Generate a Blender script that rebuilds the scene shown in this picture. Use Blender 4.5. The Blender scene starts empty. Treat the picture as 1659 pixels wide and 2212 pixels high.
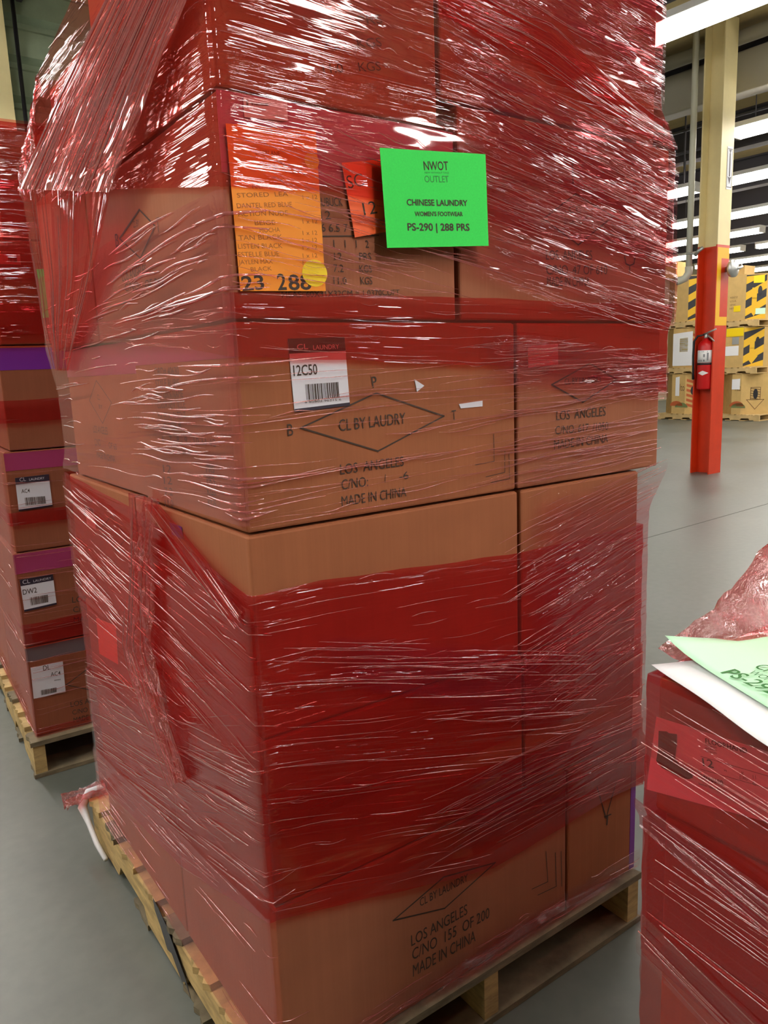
import bpy, bmesh, math, random
from mathutils import Vector, Matrix, noise
random.seed(7)
S = bpy.context.scene
COL = S.collection
rad = math.radians

# ------------------------------------------------------------------ camera, world, exposure
EYE = Vector((0, 0, 1.40))
PITCH, ROLL, FPX = rad(10.5), rad(2.2), 1660.0
fwd = Vector((0, math.cos(PITCH), -math.sin(PITCH)))
r0 = Vector((1, 0, 0)); u0 = r0.cross(fwd)
RT = math.cos(ROLL) * r0 - math.sin(ROLL) * u0
UP = math.sin(ROLL) * r0 + math.cos(ROLL) * u0
cd = bpy.data.cameras.new('camera'); cam = bpy.data.objects.new('camera', cd); COL.objects.link(cam)
M = Matrix((RT, UP, -fwd)).transposed().to_4x4(); M.translation = EYE
cam.matrix_world = M
cd.sensor_fit = 'VERTICAL'; cd.sensor_height = 24.0; cd.lens = FPX / 2212.0 * 24.0
cd.clip_start = 0.02; cd.clip_end = 200
S.camera = cam
S.view_settings.view_transform = 'Standard'; S.view_settings.look = 'None'
S.view_settings.gamma = 1.0; S.view_settings.use_curve_mapping = False
S.view_settings.exposure = 0.2
S.cycles.max_bounces = 8; S.cycles.transparent_max_bounces = 32
S.cycles.use_adaptive_sampling = True; S.cycles.adaptive_threshold = 0.05; S.cycles.use_light_tree = False
S.cycles.diffuse_bounces = 3; S.cycles.glossy_bounces = 3; S.cycles.transmission_bounces = 2
S.cycles.sample_clamp_indirect = 6.0
S.cycles.caustics_reflective = False; S.cycles.caustics_refractive = False
LAMP_POWER = 19.0
BOOST_POWER = 52.0
w = bpy.data.worlds.new('world'); S.world = w; w.use_nodes = True
w.node_tree.nodes['Background'].inputs[0].default_value = (0.9, 0.95, 1.0, 1)
w.node_tree.nodes['Background'].inputs[1].default_value = 0.05

# ------------------------------------------------------------------ helpers
def srgb(r, g, b):
    f = lambda c: (c / 255 / 12.92) if c / 255 <= 0.04045 else ((c / 255 + 0.055) / 1.055) ** 2.4
    return (f(r), f(g), f(b), 1)
class NT:
    def __init__(s, name):
        s.m = bpy.data.materials.new(name); s.m.use_nodes = True; s.t = s.m.node_tree; s.t.nodes.clear()
        s.out = s.n('ShaderNodeOutputMaterial')
    def n(s, kind, **k):
        nd = s.t.nodes.new(kind)
        for a, v in k.items():
            if a.startswith('i_'):
                key = a[2:]; key = int(key) if key.isdigit() else key.replace('_', ' ')
                nd.inputs[key].default_value = v
            else: setattr(nd, a, v)
        return nd
    def l(s, a, b): s.t.links.new(a, b)
def ramp(nt, fac, stops):
    r = nt.n('ShaderNodeValToRGB'); e = r.color_ramp.elements
    while len(e) < len(stops): e.new(0.5)
    for el, (p, c) in zip(e, stops): el.position = p; el.color = c if len(c) == 4 else (*c, 1)
    nt.l(fac, r.inputs[0]); return r
def plain(name, col, rough=0.6, metal=0.0, spec=0.5, var=0.0, scale=8.0, stretch=(1, 1, 1), bump=0.0):
    nt = NT(name); p = nt.n('ShaderNodeBsdfPrincipled')
    p.inputs['Roughness'].default_value = rough; p.inputs['Metallic'].default_value = metal
    p.inputs['Specular IOR Level'].default_value = spec
    nt.l(p.outputs[0], nt.out.inputs[0])
    if var or bump:
        tc = nt.n('ShaderNodeTexCoord'); mp = nt.n('ShaderNodeMapping'); mp.inputs['Scale'].default_value = stretch
        nt.l(tc.outputs['Object'], mp.inputs[0])
        no = nt.n('ShaderNodeTexNoise', i_Scale=scale, i_Detail=6.0, i_Roughness=0.6); nt.l(mp.outputs[0], no.inputs['Vector'])
        lo = tuple(c * (1 - var) for c in col[:3]); hi = tuple(min(1, c * (1 + var)) for c in col[:3])
        rp = ramp(nt, no.outputs['Fac'], [(0.3, lo), (0.7, hi)]); nt.l(rp.outputs[0], p.inputs['Base Color'])
        if bump:
            b = nt.n('ShaderNodeBump', i_Strength=bump, i_Distance=0.01); nt.l(no.outputs['Fac'], b.inputs['Height']); nt.l(b.outputs[0], p.inputs['Normal'])
    else: p.inputs['Base Color'].default_value = col
    return nt.m
def emit(name, col, s):
    nt = NT(name); e = nt.n('ShaderNodeEmission'); e.inputs[0].default_value = col; e.inputs[1].default_value = s
    nt.l(e.outputs[0], nt.out.inputs[0]); return nt.m
def cardboard(name, col, var=0.10):
    nt = NT(name); p = nt.n('ShaderNodeBsdfPrincipled', i_Roughness=0.75); p.inputs['Specular IOR Level'].default_value = 0.25
    nt.l(p.outputs[0], nt.out.inputs[0])
    tc = nt.n('ShaderNodeTexCoord')
    n1 = nt.n('ShaderNodeTexNoise', i_Scale=7.0, i_Detail=5.0); nt.l(tc.outputs['Object'], n1.inputs['Vector'])
    mp = nt.n('ShaderNodeMapping'); mp.inputs['Scale'].default_value = (130, 130, 1.5); nt.l(tc.outputs['Object'], mp.inputs[0])
    n2 = nt.n('ShaderNodeTexNoise', i_Scale=1.0, i_Detail=1.0); nt.l(mp.outputs[0], n2.inputs['Vector'])
    mx = nt.n('ShaderNodeMath', operation='MULTIPLY_ADD'); mx.inputs[1].default_value = 0.35; nt.l(n2.outputs['Fac'], mx.inputs[0]); nt.l(n1.outputs['Fac'], mx.inputs[2])
    lo = tuple(c * (1 - var) for c in col[:3]); hi = tuple(c * (1 + var) for c in col[:3])
    rp = ramp(nt, mx.outputs[0], [(0.4, lo), (0.95, hi)]); nt.l(rp.outputs[0], p.inputs['Base Color'])
    b = nt.n('ShaderNodeBump', i_Strength=0.15, i_Distance=0.002); nt.l(n2.outputs['Fac'], b.inputs['Height']); nt.l(b.outputs[0], p.inputs['Normal'])
    return nt.m
def film(name, T, haze=0.03, hcol=(0.8, 0.3, 0.3, 1), ior=1.6, wr=1.0, su=2.2, sv=85.0, patch=2.5, rough=0.04, crumple=0.0, fmax=0.11):
    """stretch film: tinted see-through sheet, glossy, with fine wrinkles along the direction it was pulled (UV in metres)"""
    nt = NT(name); uv = nt.n('ShaderNodeUVMap'); uv.uv_map = 'UVMap'
    mp = nt.n('ShaderNodeMapping'); mp.inputs['Scale'].default_value = (su, sv, 1); nt.l(uv.outputs[0], mp.inputs[0])
    a = nt.n('ShaderNodeTexNoise', i_Scale=1.0, i_Detail=3.0, i_Roughness=0.55, i_Distortion=0.25); nt.l(mp.outputs[0], a.inputs['Vector'])
    sh = ramp(nt, a.outputs['Fac'], [(0.44, (0, 0, 0)), (0.58, (0.75,) * 3), (0.68, (1, 1, 1))])
    pm = nt.n('ShaderNodeMapping'); pm.inputs['Scale'].default_value = (patch, patch * 4, 1); nt.l(uv.outputs[0], pm.inputs[0])
    pn = nt.n('ShaderNodeTexNoise', i_Scale=1.0, i_Detail=2.0); nt.l(pm.outputs[0], pn.inputs['Vector'])
    pr = ramp(nt, pn.outputs['Fac'], [(0.38, (0.08,) * 3), (0.62, (1, 1, 1))])
    h = nt.n('ShaderNodeMath', operation='MULTIPLY'); nt.l(sh.outputs[0], h.inputs[0]); nt.l(pr.outputs[0], h.inputs[1])
    mp2 = nt.n('ShaderNodeMapping'); mp2.inputs['Scale'].default_value = (su * 1.5, sv * 0.22, 1); nt.l(uv.outputs[0], mp2.inputs[0])
    c = nt.n('ShaderNodeTexNoise', i_Scale=1.0, i_Detail=2.0); nt.l(mp2.outputs[0], c.inputs['Vector'])
    h2 = nt.n('ShaderNodeMath', operation='MULTIPLY_ADD'); h2.inputs[1].default_value = 2.0
    nt.l(c.outputs['Fac'], h2.inputs[0]); nt.l(h.outputs[0], h2.inputs[2])
    hh = h2.outputs[0]
    if crumple:
        vm = nt.n('ShaderNodeMapping'); vm.inputs['Scale'].default_value = (26, 34, 1); nt.l(uv.outputs[0], vm.inputs[0])
        vn = nt.n('ShaderNodeTexNoise', i_Scale=1.0, i_Detail=5.0, i_Roughness=0.7, i_Distortion=0.8); nt.l(vm.outputs[0], vn.inputs['Vector'])
        h3 = nt.n('ShaderNodeMath', operation='MULTIPLY_ADD'); h3.inputs[1].default_value = crumple
        nt.l(vn.outputs['Fac'], h3.inputs[0]); nt.l(hh, h3.inputs[2]); hh = h3.outputs[0]
    bp = nt.n('ShaderNodeBump', i_Strength=1.0, i_Distance=0.0017 * wr); nt.l(hh, bp.inputs['Height'])
    tr = nt.n('ShaderNodeBsdfTransparent'); tr.inputs[0].default_value = (*T, 1)
    df = nt.n('ShaderNodeBsdfDiffuse'); df.inputs[0].default_value = hcol
    m1 = nt.n('ShaderNodeMixShader'); m1.inputs[0].default_value = haze; nt.l(tr.outputs[0], m1.inputs[1]); nt.l(df.outputs[0], m1.inputs[2])
    gl = nt.n('ShaderNodeBsdfAnisotropic') if False else nt.n('ShaderNodeBsdfGlossy'); gl.inputs['Roughness'].default_value = rough; gl.inputs[0].default_value = (1, 0.97, 0.97, 1)
    nt.l(bp.outputs[0], gl.inputs['Normal'])
    fr = nt.n('ShaderNodeFresnel', i_IOR=ior); nt.l(bp.outputs[0], fr.inputs['Normal'])
    mnf = nt.n('ShaderNodeMath', operation='MINIMUM'); mnf.inputs[1].default_value = fmax; nt.l(fr.outputs[0], mnf.inputs[0])
    m2 = nt.n('ShaderNodeMixShader'); nt.l(mnf.outputs[0], m2.inputs[0]); nt.l(m1.outputs[0], m2.inputs[1]); nt.l(gl.outputs[0], m2.inputs[2])
    at = nt.n('ShaderNodeAttribute'); at.attribute_name = 'thin'
    cl = nt.n('ShaderNodeBsdfTransparent'); m3 = nt.n('ShaderNodeMixShader')
    nt.l(at.outputs['Fac'], m3.inputs[0]); nt.l(m2.outputs[0], m3.inputs[1]); nt.l(cl.outputs[0], m3.inputs[2])
    nt.l(m3.outputs[0], nt.out.inputs[0])
    return nt.m

def link(name, bm, m, parent=None, smooth=False):
    me = bpy.data.meshes.new(name); bm.to_mesh(me); bm.free()
    for mm in (m if isinstance(m, (list, tuple)) else [m]): me.materials.append(mm)
    if smooth:
        for p in me.polygons: p.use_smooth = True
    o = bpy.data.objects.new(name, me); COL.objects.link(o)
    if parent: o.parent = parent
    return o
def tag(o, label, cat, group=None, kind=None):
    o['label'] = label; o['category'] = cat
    if group: o['group'] = group
    if kind: o['kind'] = kind
    return o
def root(name, loc, rz, label, cat, group=None):
    o = bpy.data.objects.new(name, None); o.empty_display_size = 0.05; COL.objects.link(o)
    o.location = loc; o.rotation_euler = (0, 0, rz); return tag(o, label, cat, group)
def struct(name, bm, m, label=None, smooth=False):
    o = link(name, bm, m, None, smooth); o['kind'] = 'structure'
    return o
def box(bm, x0, x1, y0, y1, z0, z1, bev=0.0, mi=0):
    vs = [bm.verts.new((x, y, z)) for z in (z0, z1) for y in (y0, y1) for x in (x0, x1)]
    fs = [bm.faces.new([vs[i] for i in q]) for q in ((0, 2, 3, 1), (4, 5, 7, 6), (0, 1, 5, 4), (2, 6, 7, 3), (0, 4, 6, 2), (1, 3, 7, 5))]
    for f in fs: f.material_index = mi
    if bev:
        es = list({e for f in fs for e in f.edges})
        bmesh.ops.bevel(bm, geom=es, offset=bev, segments=2, affect='EDGES', profile=0.5)
    return vs
def prism(bm, pts, off):
    """closed polygon pts (3-D) thickened by vector off"""
    a = [bm.verts.new(p) for p in pts]; b = [bm.verts.new(Vector(p) + Vector(off)) for p in pts]
    bm.faces.new(a); bm.faces.new(b[::-1]); n = len(a)
    for i in range(n): bm.faces.new((a[i], b[i], b[(i + 1) % n], a[(i + 1) % n]))
def tube(bm, pts, r, n=6, cap=True):
    pts = [Vector(p) for p in pts]; rs = r if isinstance(r, (list, tuple)) else [r] * len(pts); rings = []
    for i, p in enumerate(pts):
        d = (pts[min(i + 1, len(pts) - 1)] - pts[max(i - 1, 0)])
        if d.length < 1e-9: d = Vector((0, 0, 1))
        d.normalize(); a = d.orthogonal() if i == 0 else (pa - d * pa.dot(d))
        if a.length < 1e-6: a = d.orthogonal()
        a.normalize(); pa = a; b = d.cross(a)
        rings.append([bm.verts.new(p + rs[i] * (math.cos(t) * a + math.sin(t) * b)) for t in [2 * math.pi * k / n for k in range(n)]])
    for r1, r2 in zip(rings, rings[1:]):
        for k in range(n): bm.faces.new((r1[k], r1[(k + 1) % n], r2[(k + 1) % n], r2[k]))
    if cap: bm.faces.new(rings[0][::-1]); bm.faces.new(rings[-1])
def lathe(bm, prof, n=24, cx=0, cy=0):
    rings = []
    for r, z in prof: rings.append([bm.verts.new((cx + r * math.cos(2 * math.pi * k / n), cy + r * math.sin(2 * math.pi * k / n), z)) for k in range(n)])
    for r1, r2 in zip(rings, rings[1:]):
        for k in range(n): bm.faces.new((r1[k], r1[(k + 1) % n], r2[(k + 1) % n], r2[k]))
    bm.faces.new(rings[0][::-1]); bm.faces.new(rings[-1])
_tc = {}
def text2d(s, bold=0.0):
    """outline of a line of writing as triangles in a unit box"""
    k = (s, bold)
    if k in _tc: return _tc[k]
    cu = bpy.data.curves.new('writing', 'FONT'); cu.body = s; cu.size = 1.0; cu.resolution_u = 3; cu.offset = bold
    o = bpy.data.objects.new('writing', cu); COL.objects.link(o)
    me = bpy.data.meshes.new_from_object(o.evaluated_get(bpy.context.evaluated_depsgraph_get()))
    v = [(p.co.x, p.co.y) for p in me.vertices]; f = [tuple(p.vertices) for p in me.polygons]
    bpy.data.objects.remove(o); bpy.data.curves.remove(cu); bpy.data.meshes.remove(me)
    x0 = min(p[0] for p in v); x1 = max(p[0] for p in v); y1 = 0.70
    v = [((p[0] - x0) / max(1e-6, x1 - x0), p[1] / y1) for p in v]
    _tc[k] = (v, f); return _tc[k]
# a 'face' maps (horizontal s, height z) on a carton side to a local point lifted off by h
def put_marks(bm, marks, face, lift=0.0012, bold=0.0, wscale=1.0):
    for mk in marks:
        if mk[0] == 't':
            _, s, p0, p1, hgt, kw = mk
            v, f = text2d(s, bold + (0.012 if kw.get('b') else 0.0))
            dx, dz = p1[0] - p0[0], p1[1] - p0[1]; L = math.hypot(dx, dz); nx, nz = -dz / L, dx / L
            if nz < 0: nx, nz = -nx, -nz
            vs = [bm.verts.new(face(p0[0] + dx * a + nx * hgt * b, p0[1] + dz * a + nz * hgt * b, lift)) for a, b in v]
            for q in f:
                try: bm.faces.new([vs[i] for i in q])
                except ValueError: pass
        elif mk[0] == 'l':
            _, pts, wd, kw = mk; wd *= wscale
            for (s0, z0), (s1, z1) in zip(pts, pts[1:]):
                L = math.hypot(s1 - s0, z1 - z0); ex, ez = (s1 - s0) / L * wd / 2, (z1 - z0) / L * wd / 2
                q = [(s0 - ex - ez, z0 - ez + ex), (s1 + ex - ez, z1 + ez + ex), (s1 + ex + ez, z1 + ez - ex), (s0 - ex + ez, z0 - ez - ex)]
                bm.faces.new([bm.verts.new(face(a, b, lift)) for a, b in q])
def lerp2(a, b, t): return (a[0] + (b[0] - a[0]) * t, a[1] + (b[1] - a[1]) * t)
def qpt(q, u, v):
    """q = tl,tr,br,bl"""
    return lerp2(lerp2(q[0], q[1], u), lerp2(q[3], q[2], u), v)
def sheet(bm, q, face, lift, th=0.0006, v0=0.0, v1=1.0):
    pts = [qpt(q, 0, v0), qpt(q, 1, v0), qpt(q, 1, v1), qpt(q, 0, v1)]
    n = face(0, 0, 1.0) - face(0, 0, 0.0)
    prism(bm, [face(a, b, lift) for a, b in pts], n * th)
def polysheet(bm, pts, face, lift, th=0.0006):
    n = face(0, 0, 1.0) - face(0, 0, 0.0); prism(bm, [face(a, b, lift) for a, b in pts], n * th)
def barcode(bm, q, face, lift, n=26, seed=3):
    rnd = random.Random(seed); x = 0.0
    while x < 1.0:
        wd = rnd.choice((0.012, 0.012, 0.024, 0.036)); 
        pts = [qpt(q, x, 0), qpt(q, min(1, x + wd), 0), qpt(q, min(1, x + wd), 1), qpt(q, x, 1)]
        bm.faces.new([bm.verts.new(face(a, b, lift)) for a, b in pts]); x += wd + rnd.choice((0.012, 0.018, 0.026))
MARKS = {'L1n_R': [('t', 'CL BY LAUNDRY', (0.3117, 0.3548), (0.4373, 0.3549), 0.018, {}), ('t', 'LOS ANGELES', (0.2874, 0.2781), (0.4342, 0.2788), 0.0247, {}),
           ('t', 'C/NO  155  OF 200', (0.2884, 0.2462), (0.4956, 0.2406), 0.0252, {}), ('t', 'MADE IN CHINA', (0.2887, 0.2082), (0.4551, 0.2046), 0.0267, {}),
           ('l', [(0.2466, 0.3559), (0.3739, 0.3921), (0.5144, 0.3627), (0.3741, 0.3212), (0.2466, 0.3559)], 0.003, {}), ('l', [(0.6697, 0.3225), (0.6758, 0.2443), (0.6252, 0.2488)], 0.0018, {}),
           ('l', [(0.6999, 0.3067), (0.7041, 0.2195), (0.6436, 0.2252)], 0.0018, {}), ('l', [(0.7191, 0.3014), (0.722, 0.2113)], 0.0018, {})],
 'L1r_R': [('l', [(0.8414, 0.4178), (0.877, 0.3231), (0.9094, 0.3989)], 0.003, {}), ('t', 'T', (0.8672, 0.3045), (0.8929, 0.3015), 0.027, {})],
 'L2f_O': [('q', [(0.9935, 0.7727), (0.8093, 0.7981), (0.8257, 0.6921), (1.0011, 0.6695)], {})],
 'L3f_L': [('l', [(0.8646, 1.0337), (0.7484, 1.0845), (0.6355, 1.0519), (0.7399, 1.0019), (0.8646, 1.0337)], 0.0022, {})],
 'L3f_S': [('q', [(0.9833, 1.0837), (0.9005, 1.0819), (0.9, 1.0284), (0.9816, 1.0323)], {})],
 'L3n_S': [('q', [(0.3495, 1.1261), (0.2861, 1.1262), (0.2822, 1.103), (0.3402, 1.1028)], {})],
 'L4f_L': [('l', [(0.8775, 1.3526), (0.7997, 1.4002), (0.6954, 1.3499), (0.7833, 1.3002), (0.8775, 1.3526)], 0.0022, {}), ('t', 'LOS ANGELES', (0.8706, 1.2755), (0.7494, 1.2748), 0.0178, {}),
           ('t', 'C/NO', (0.8691, 1.2436), (0.8205, 1.2447), 0.0171, {}), ('t', 'OF 60', (0.7521, 1.2443), (0.6902, 1.2433), 0.0142, {}), ('t', 'MADE IN CHINA', (0.8617, 1.2146), (0.7129, 1.2135), 0.0154, {}),
           ('t', 'CL', (0.8064, 1.3558), (0.7844, 1.3548), 0.0123, {}), ('t', 'BY', (0.8009, 1.3351), (0.7703, 1.3342), 0.0098, {})],
 'L4n_L': [('t', 'ORD# 40630', (0.3575, 1.4052), (0.2338, 1.404), 0.0145, {}), ('t', 'STYLE RUBIE', (0.3582, 1.3838), (0.2352, 1.3841), 0.0138, {}), ('t', 'PATTERN NAME', (0.3584, 1.3639), (0.223, 1.3657), 0.013, {}),
           ('t', 'COLOR NEW NUDE', (0.3586, 1.344), (0.2163, 1.3474), 0.0139, {}), ('t', 'MATERIAL PATENT', (0.3606, 1.3222), (0.2187, 1.3273), 0.014, {}),
           ('t', 'CASE CODE M', (0.3593, 1.303), (0.2452, 1.3085), 0.0132, {}), ('t', '6 - 7 - 8 - 9 - 10 11 12', (0.3497, 1.2815), (0.0961, 1.2868), 0.0128, {}),
           ('t', '12', (0.3587, 1.2224), (0.3145, 1.2249), 0.0147, {}), ('t', 'PRS', (0.1458, 1.2407), (0.1113, 1.2422), 0.0136, {}), ('t', '12', (0.3607, 1.1998), (0.3163, 1.2028), 0.0148, {}),
           ('t', 'PRS', (0.1468, 1.2209), (0.1122, 1.2227), 0.0137, {}), ('t', '7.2', (0.3625, 1.1779), (0.3179, 1.1815), 0.015, {}), ('t', 'KGS', (0.1477, 1.2017), (0.113, 1.204), 0.0138, {}),
           ('t', '11.0', (0.3648, 1.1539), (0.3199, 1.1582), 0.0151, {}), ('t', 'KGS', (0.1489, 1.1807), (0.1141, 1.1835), 0.014, {})],
 'L4n_R': [('t', 'CL BY LAUDRY', (0.1779, 1.3026), (0.3152, 1.3056), 0.0194, {}), ('t', 'LOS  ANGELES', (0.176, 1.2304), (0.3081, 1.2317), 0.0173, {}), ('t', 'C/NO:', (0.1771, 1.2048), (0.2305, 1.2047), 0.0171, {}),
           ('t', '/', (0.2654, 1.2064), (0.2702, 1.2071), 0.0142, {}), ('t', '-6', (0.2974, 1.2076), (0.3178, 1.2076), 0.0138, {}), ('t', 'MADE IN CHINA', (0.1755, 1.1768), (0.3116, 1.1769), 0.0172, {}),
           ('t', 'P', (0.2482, 1.3698), (0.2585, 1.3712), 0.0193, {}), ('t', 'B', (0.0816, 1.3024), (0.0916, 1.3025), 0.0191, {}), ('t', 'T', (0.4215, 1.3028), (0.4321, 1.3034), 0.0194, {}),
           ('l', [(0.1057, 1.3134), (0.2549, 1.3612), (0.4025, 1.3128), (0.254, 1.2627), (0.1057, 1.3134)], 0.0026, {}), ('l', [(0.5248, 1.2704), (0.5254, 1.2183), (0.4765, 1.2161)], 0.0012, {}),
           ('l', [(0.5535, 1.2353), (0.553, 1.1938), (0.5033, 1.1903)], 0.0012, {}), ('l', [(0.5649, 1.2306), (0.5658, 1.1797), (0.5161, 1.1781)], 0.0012, {})],
 'L4n_S': [('q', [(0.0913, 1.4525), (0.1958, 1.4546), (0.2005, 1.3436), (0.096, 1.3386)], {})],
 'L4n_SB': [('q', [(0.1178, 1.3814), (0.18, 1.3827), (0.181, 1.3573), (0.1186, 1.357)], {})],
 'L4n_ST': [('t', '12C50', (0.0978, 1.3954), (0.1415, 1.3967), 0.0162, {}), ('t', '8 85802 96215 6', (0.1149, 1.352), (0.1836, 1.3526), 0.0035, {})],
 'L4n_SW': [('t', 'CL', (0.1064, 1.4355), (0.1264, 1.4363), 0.0085, {}), ('t', 'LAUNDRY', (0.1357, 1.435), (0.1841, 1.436), 0.0072, {})],
 'L4n_scrap': [('q', [(0.3369, 1.3812), (0.3586, 1.3691), (0.3417, 1.3593), (0.3393, 1.3715)], {}), ('q', [(0.4383, 1.3323), (0.4966, 1.3355), (0.4964, 1.3249), (0.4425, 1.3243)], {})],
 'L4r_R': [('t', 'LOS  ANGELES', (0.6992, 1.2845), (0.8533, 1.2843), 0.0197, {}), ('t', 'C/NO. 617  /1050', (0.6959, 1.256), (0.8617, 1.2534), 0.0174, {}),
           ('t', 'MADE IN CHINA', (0.6926, 1.226), (0.8624, 1.2258), 0.019, {}), ('l', [(0.6853, 1.3572), (0.8004, 1.3963), (0.8876, 1.3596), (0.7799, 1.317), (0.6853, 1.3572)], 0.003, {}),
           ('t', 'CL BY LAUNDRY', (0.7229, 1.3557), (0.8381, 1.3566), 0.0126, {})],
 'L4r_S': [('q', [(0.6168, 1.4342), (0.7019, 1.4376), (0.7034, 1.3965), (0.6179, 1.3922)], {})],
 'L5n_L': [('l', [(0.4892, 1.6699), (0.3612, 1.7003), (0.288, 1.6604), (0.3789, 1.6185), (0.4892, 1.6699)], 0.0022, {}), ('t', 'B', (0.5162, 1.6574), (0.4965, 1.6572), 0.0251, {}),
           ('t', 'T', (0.2819, 1.6479), (0.2658, 1.6473), 0.0245, {}), ('t', 'CL BY', (0.402, 1.6751), (0.3691, 1.6738), 0.0121, {}), ('t', 'LAUNDRY', (0.4191, 1.6509), (0.3654, 1.651), 0.0144, {}),
           ('t', 'LOS ANGELES', (0.4961, 1.5902), (0.3527, 1.5878), 0.0175, {}), ('t', 'C/NO:   OF 263', (0.4848, 1.5701), (0.2715, 1.5588), 0.0144, {})],
 'L5n_R': [('t', 'NUBUCK', (0.1563, 1.6529), (0.2051, 1.6577), 0.0127, {}), ('t', '12', (0.1631, 1.6343), (0.1816, 1.6361), 0.0121, {}), ('t', '6 6.5 7', (0.1629, 1.6162), (0.2122, 1.6187), 0.0121, {}),
           ('l', [(0.158, 1.6086), (0.2713, 1.6171)], 0.0018, {}), ('t', '1   1   1   1   2', (0.1629, 1.5926), (0.2519, 1.5969), 0.0115, {}), ('t', '12', (0.1843, 1.5746), (0.1987, 1.5753), 0.0112, {}),
           ('t', 'PRS', (0.2324, 1.5764), (0.2558, 1.5775), 0.0119, {}), ('t', '7.2', (0.1817, 1.5559), (0.2007, 1.5564), 0.0117, {}), ('t', 'KGS', (0.2314, 1.5571), (0.2558, 1.558), 0.0117, {}),
           ('t', '11.0', (0.1806, 1.5372), (0.2052, 1.5375), 0.0113, {}), ('t', 'KGS', (0.2329, 1.5383), (0.2561, 1.539), 0.012, {}),
           ('t', 'MEAS: 60X31X32CM = 1.0370CUFT', (0.0859, 1.514), (0.3115, 1.5232), 0.0092, {})],
 'L5n_S': [('q', [(0.042, 1.792), (0.1137, 1.7972), (0.1124, 1.7694), (0.0417, 1.765)], {})],
 'L5n_SB': [('q', [(0.0535, 1.7862), (0.0816, 1.7892), (0.0813, 1.7856), (0.0532, 1.7823)], {})],
 'L5n_SB2': [('q', [(0.0456, 1.7889), (0.0494, 1.7895), (0.0491, 1.7786), (0.0455, 1.7785)], {})],
 'L5r_R': [('t', 'LOS  ANGELES', (0.6684, 1.5978), (0.804, 1.6043), 0.0181, {}), ('t', 'C/NO. 47 OF 610', (0.6697, 1.5702), (0.8518, 1.577), 0.0182, {}),
           ('t', 'MADE IN CHINA', (0.6717, 1.5481), (0.7978, 1.5517), 0.0183, {}), ('l', [(0.6619, 1.6729), (0.7522, 1.7262), (0.8675, 1.693), (0.7616, 1.6307), (0.6619, 1.6729)], 0.003, {}),
           ('l', [(0.7428, 1.7884), (0.7446, 1.7461)], 0.004, {}), ('l', [(0.9073, 1.6148), (0.9123, 1.6009), (0.9248, 1.5977), (0.9252, 1.5849)], 0.003, {}),
           ('l', [(0.9422, 1.6165), (0.9387, 1.6021), (0.9248, 1.5977)], 0.003, {}), ('t', 'CL', (0.7337, 1.6892), (0.7676, 1.6927), 0.0129, {}), ('t', 'BY LAUNDRY', (0.7205, 1.6666), (0.7887, 1.6737), 0.0121, {})],
 'L6n_R': [('t', '12    PRS', (0.1849, 1.9113), (0.2963, 1.9403), 0.0129, {}), ('t', '7.2    KGS', (0.1831, 1.8802), (0.2929, 1.906), 0.013, {}), ('t', '11.0    KGS', (0.1811, 1.8475), (0.2894, 1.8701), 0.0131, {})],
 'card_Q': [('q', [(0.2032, 1.7207), (0.2915, 1.7368), (0.3132, 1.6288), (0.2222, 1.6102)], {})],
 'card_T': [('t', 'SC', (0.2139, 1.6833), (0.2446, 1.6911), 0.0194, {}), ('t', '12', (0.2417, 1.6456), (0.2681, 1.6507), 0.0198, {})],
 'green_G': [('t', 'OUTLET', (0.3492, 1.7016), (0.4014, 1.7067), 0.0103, {}), ('t', 'NEW WITHOUT TAGS', (0.3497, 1.715), (0.4019, 1.7203), 0.0031, {})],
 'green_Q': [('q', [(0.2605, 1.7442), (0.4863, 1.7614), (0.4909, 1.6093), (0.2679, 1.5932)], {})],
 'green_T': [('t', 'CHINESE LAUNDRY', (0.3106, 1.6622), (0.4426, 1.6723), 0.0095, {'b': 1}), ('t', "WOMEN'S FOOTWEAR", (0.3265, 1.6468), (0.4313, 1.6547), 0.007, {'b': 1}),
             ('t', 'PS-290 | 288 PRS', (0.3106, 1.6229), (0.4464, 1.6318), 0.0116, {'b': 1}), ('t', 'NWOT', (0.3486, 1.7205), (0.401, 1.726), 0.0138, {})],
 'lp1': [('t', 'LOS ANGELES', (0.117, 0.2205), (0.2699, 0.2128), 0.0188, {}), ('t', 'C/NO', (0.1197, 0.1888), (0.1734, 0.1856), 0.0181, {}), ('t', 'MADE IN CHINA', (0.1205, 0.158), (0.2721, 0.149), 0.0191, {}),
         ('l', [(0.1104, 0.3088), (0.2027, 0.3569), (0.2829, 0.2789), (0.1972, 0.2642), (0.1104, 0.3088)], 0.003, {})],
 'lp2': [('t', 'LOS ANGELES', (0.1638, 0.6109), (0.3486, 0.5991), 0.0215, {}), ('t', 'C/NO:', (0.1631, 0.5744), (0.2409, 0.5687), 0.0207, {}), ('t', 'MADE IN CHINA', (0.1614, 0.5363), (0.3622, 0.5194), 0.02, {}),
         ('l', [(0.1858, 0.6803), (0.2829, 0.6981), (0.3753, 0.6546), (0.2759, 0.6289), (0.1858, 0.6803)], 0.003, {})],
 'lp6': [('l', [(0.1949, 2.0835), (0.2426, 2.1273), (0.2967, 2.0892), (0.241, 2.0473), (0.1949, 2.0835)], 0.004, {})],
 'lp_S1': [('q', [(0.027, 1.083), (0.1355, 1.0849), (0.1357, 0.9707), (0.0263, 0.9673)], {})],
 'lp_S1B': [('q', [(0.0497, 1.012), (0.1152, 1.0095), (0.1158, 0.9834), (0.0499, 0.9844)], {})],
 'lp_S1T': [('t', 'AC4', (0.0416, 1.0284), (0.0682, 1.0281), 0.0138, {})],
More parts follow.
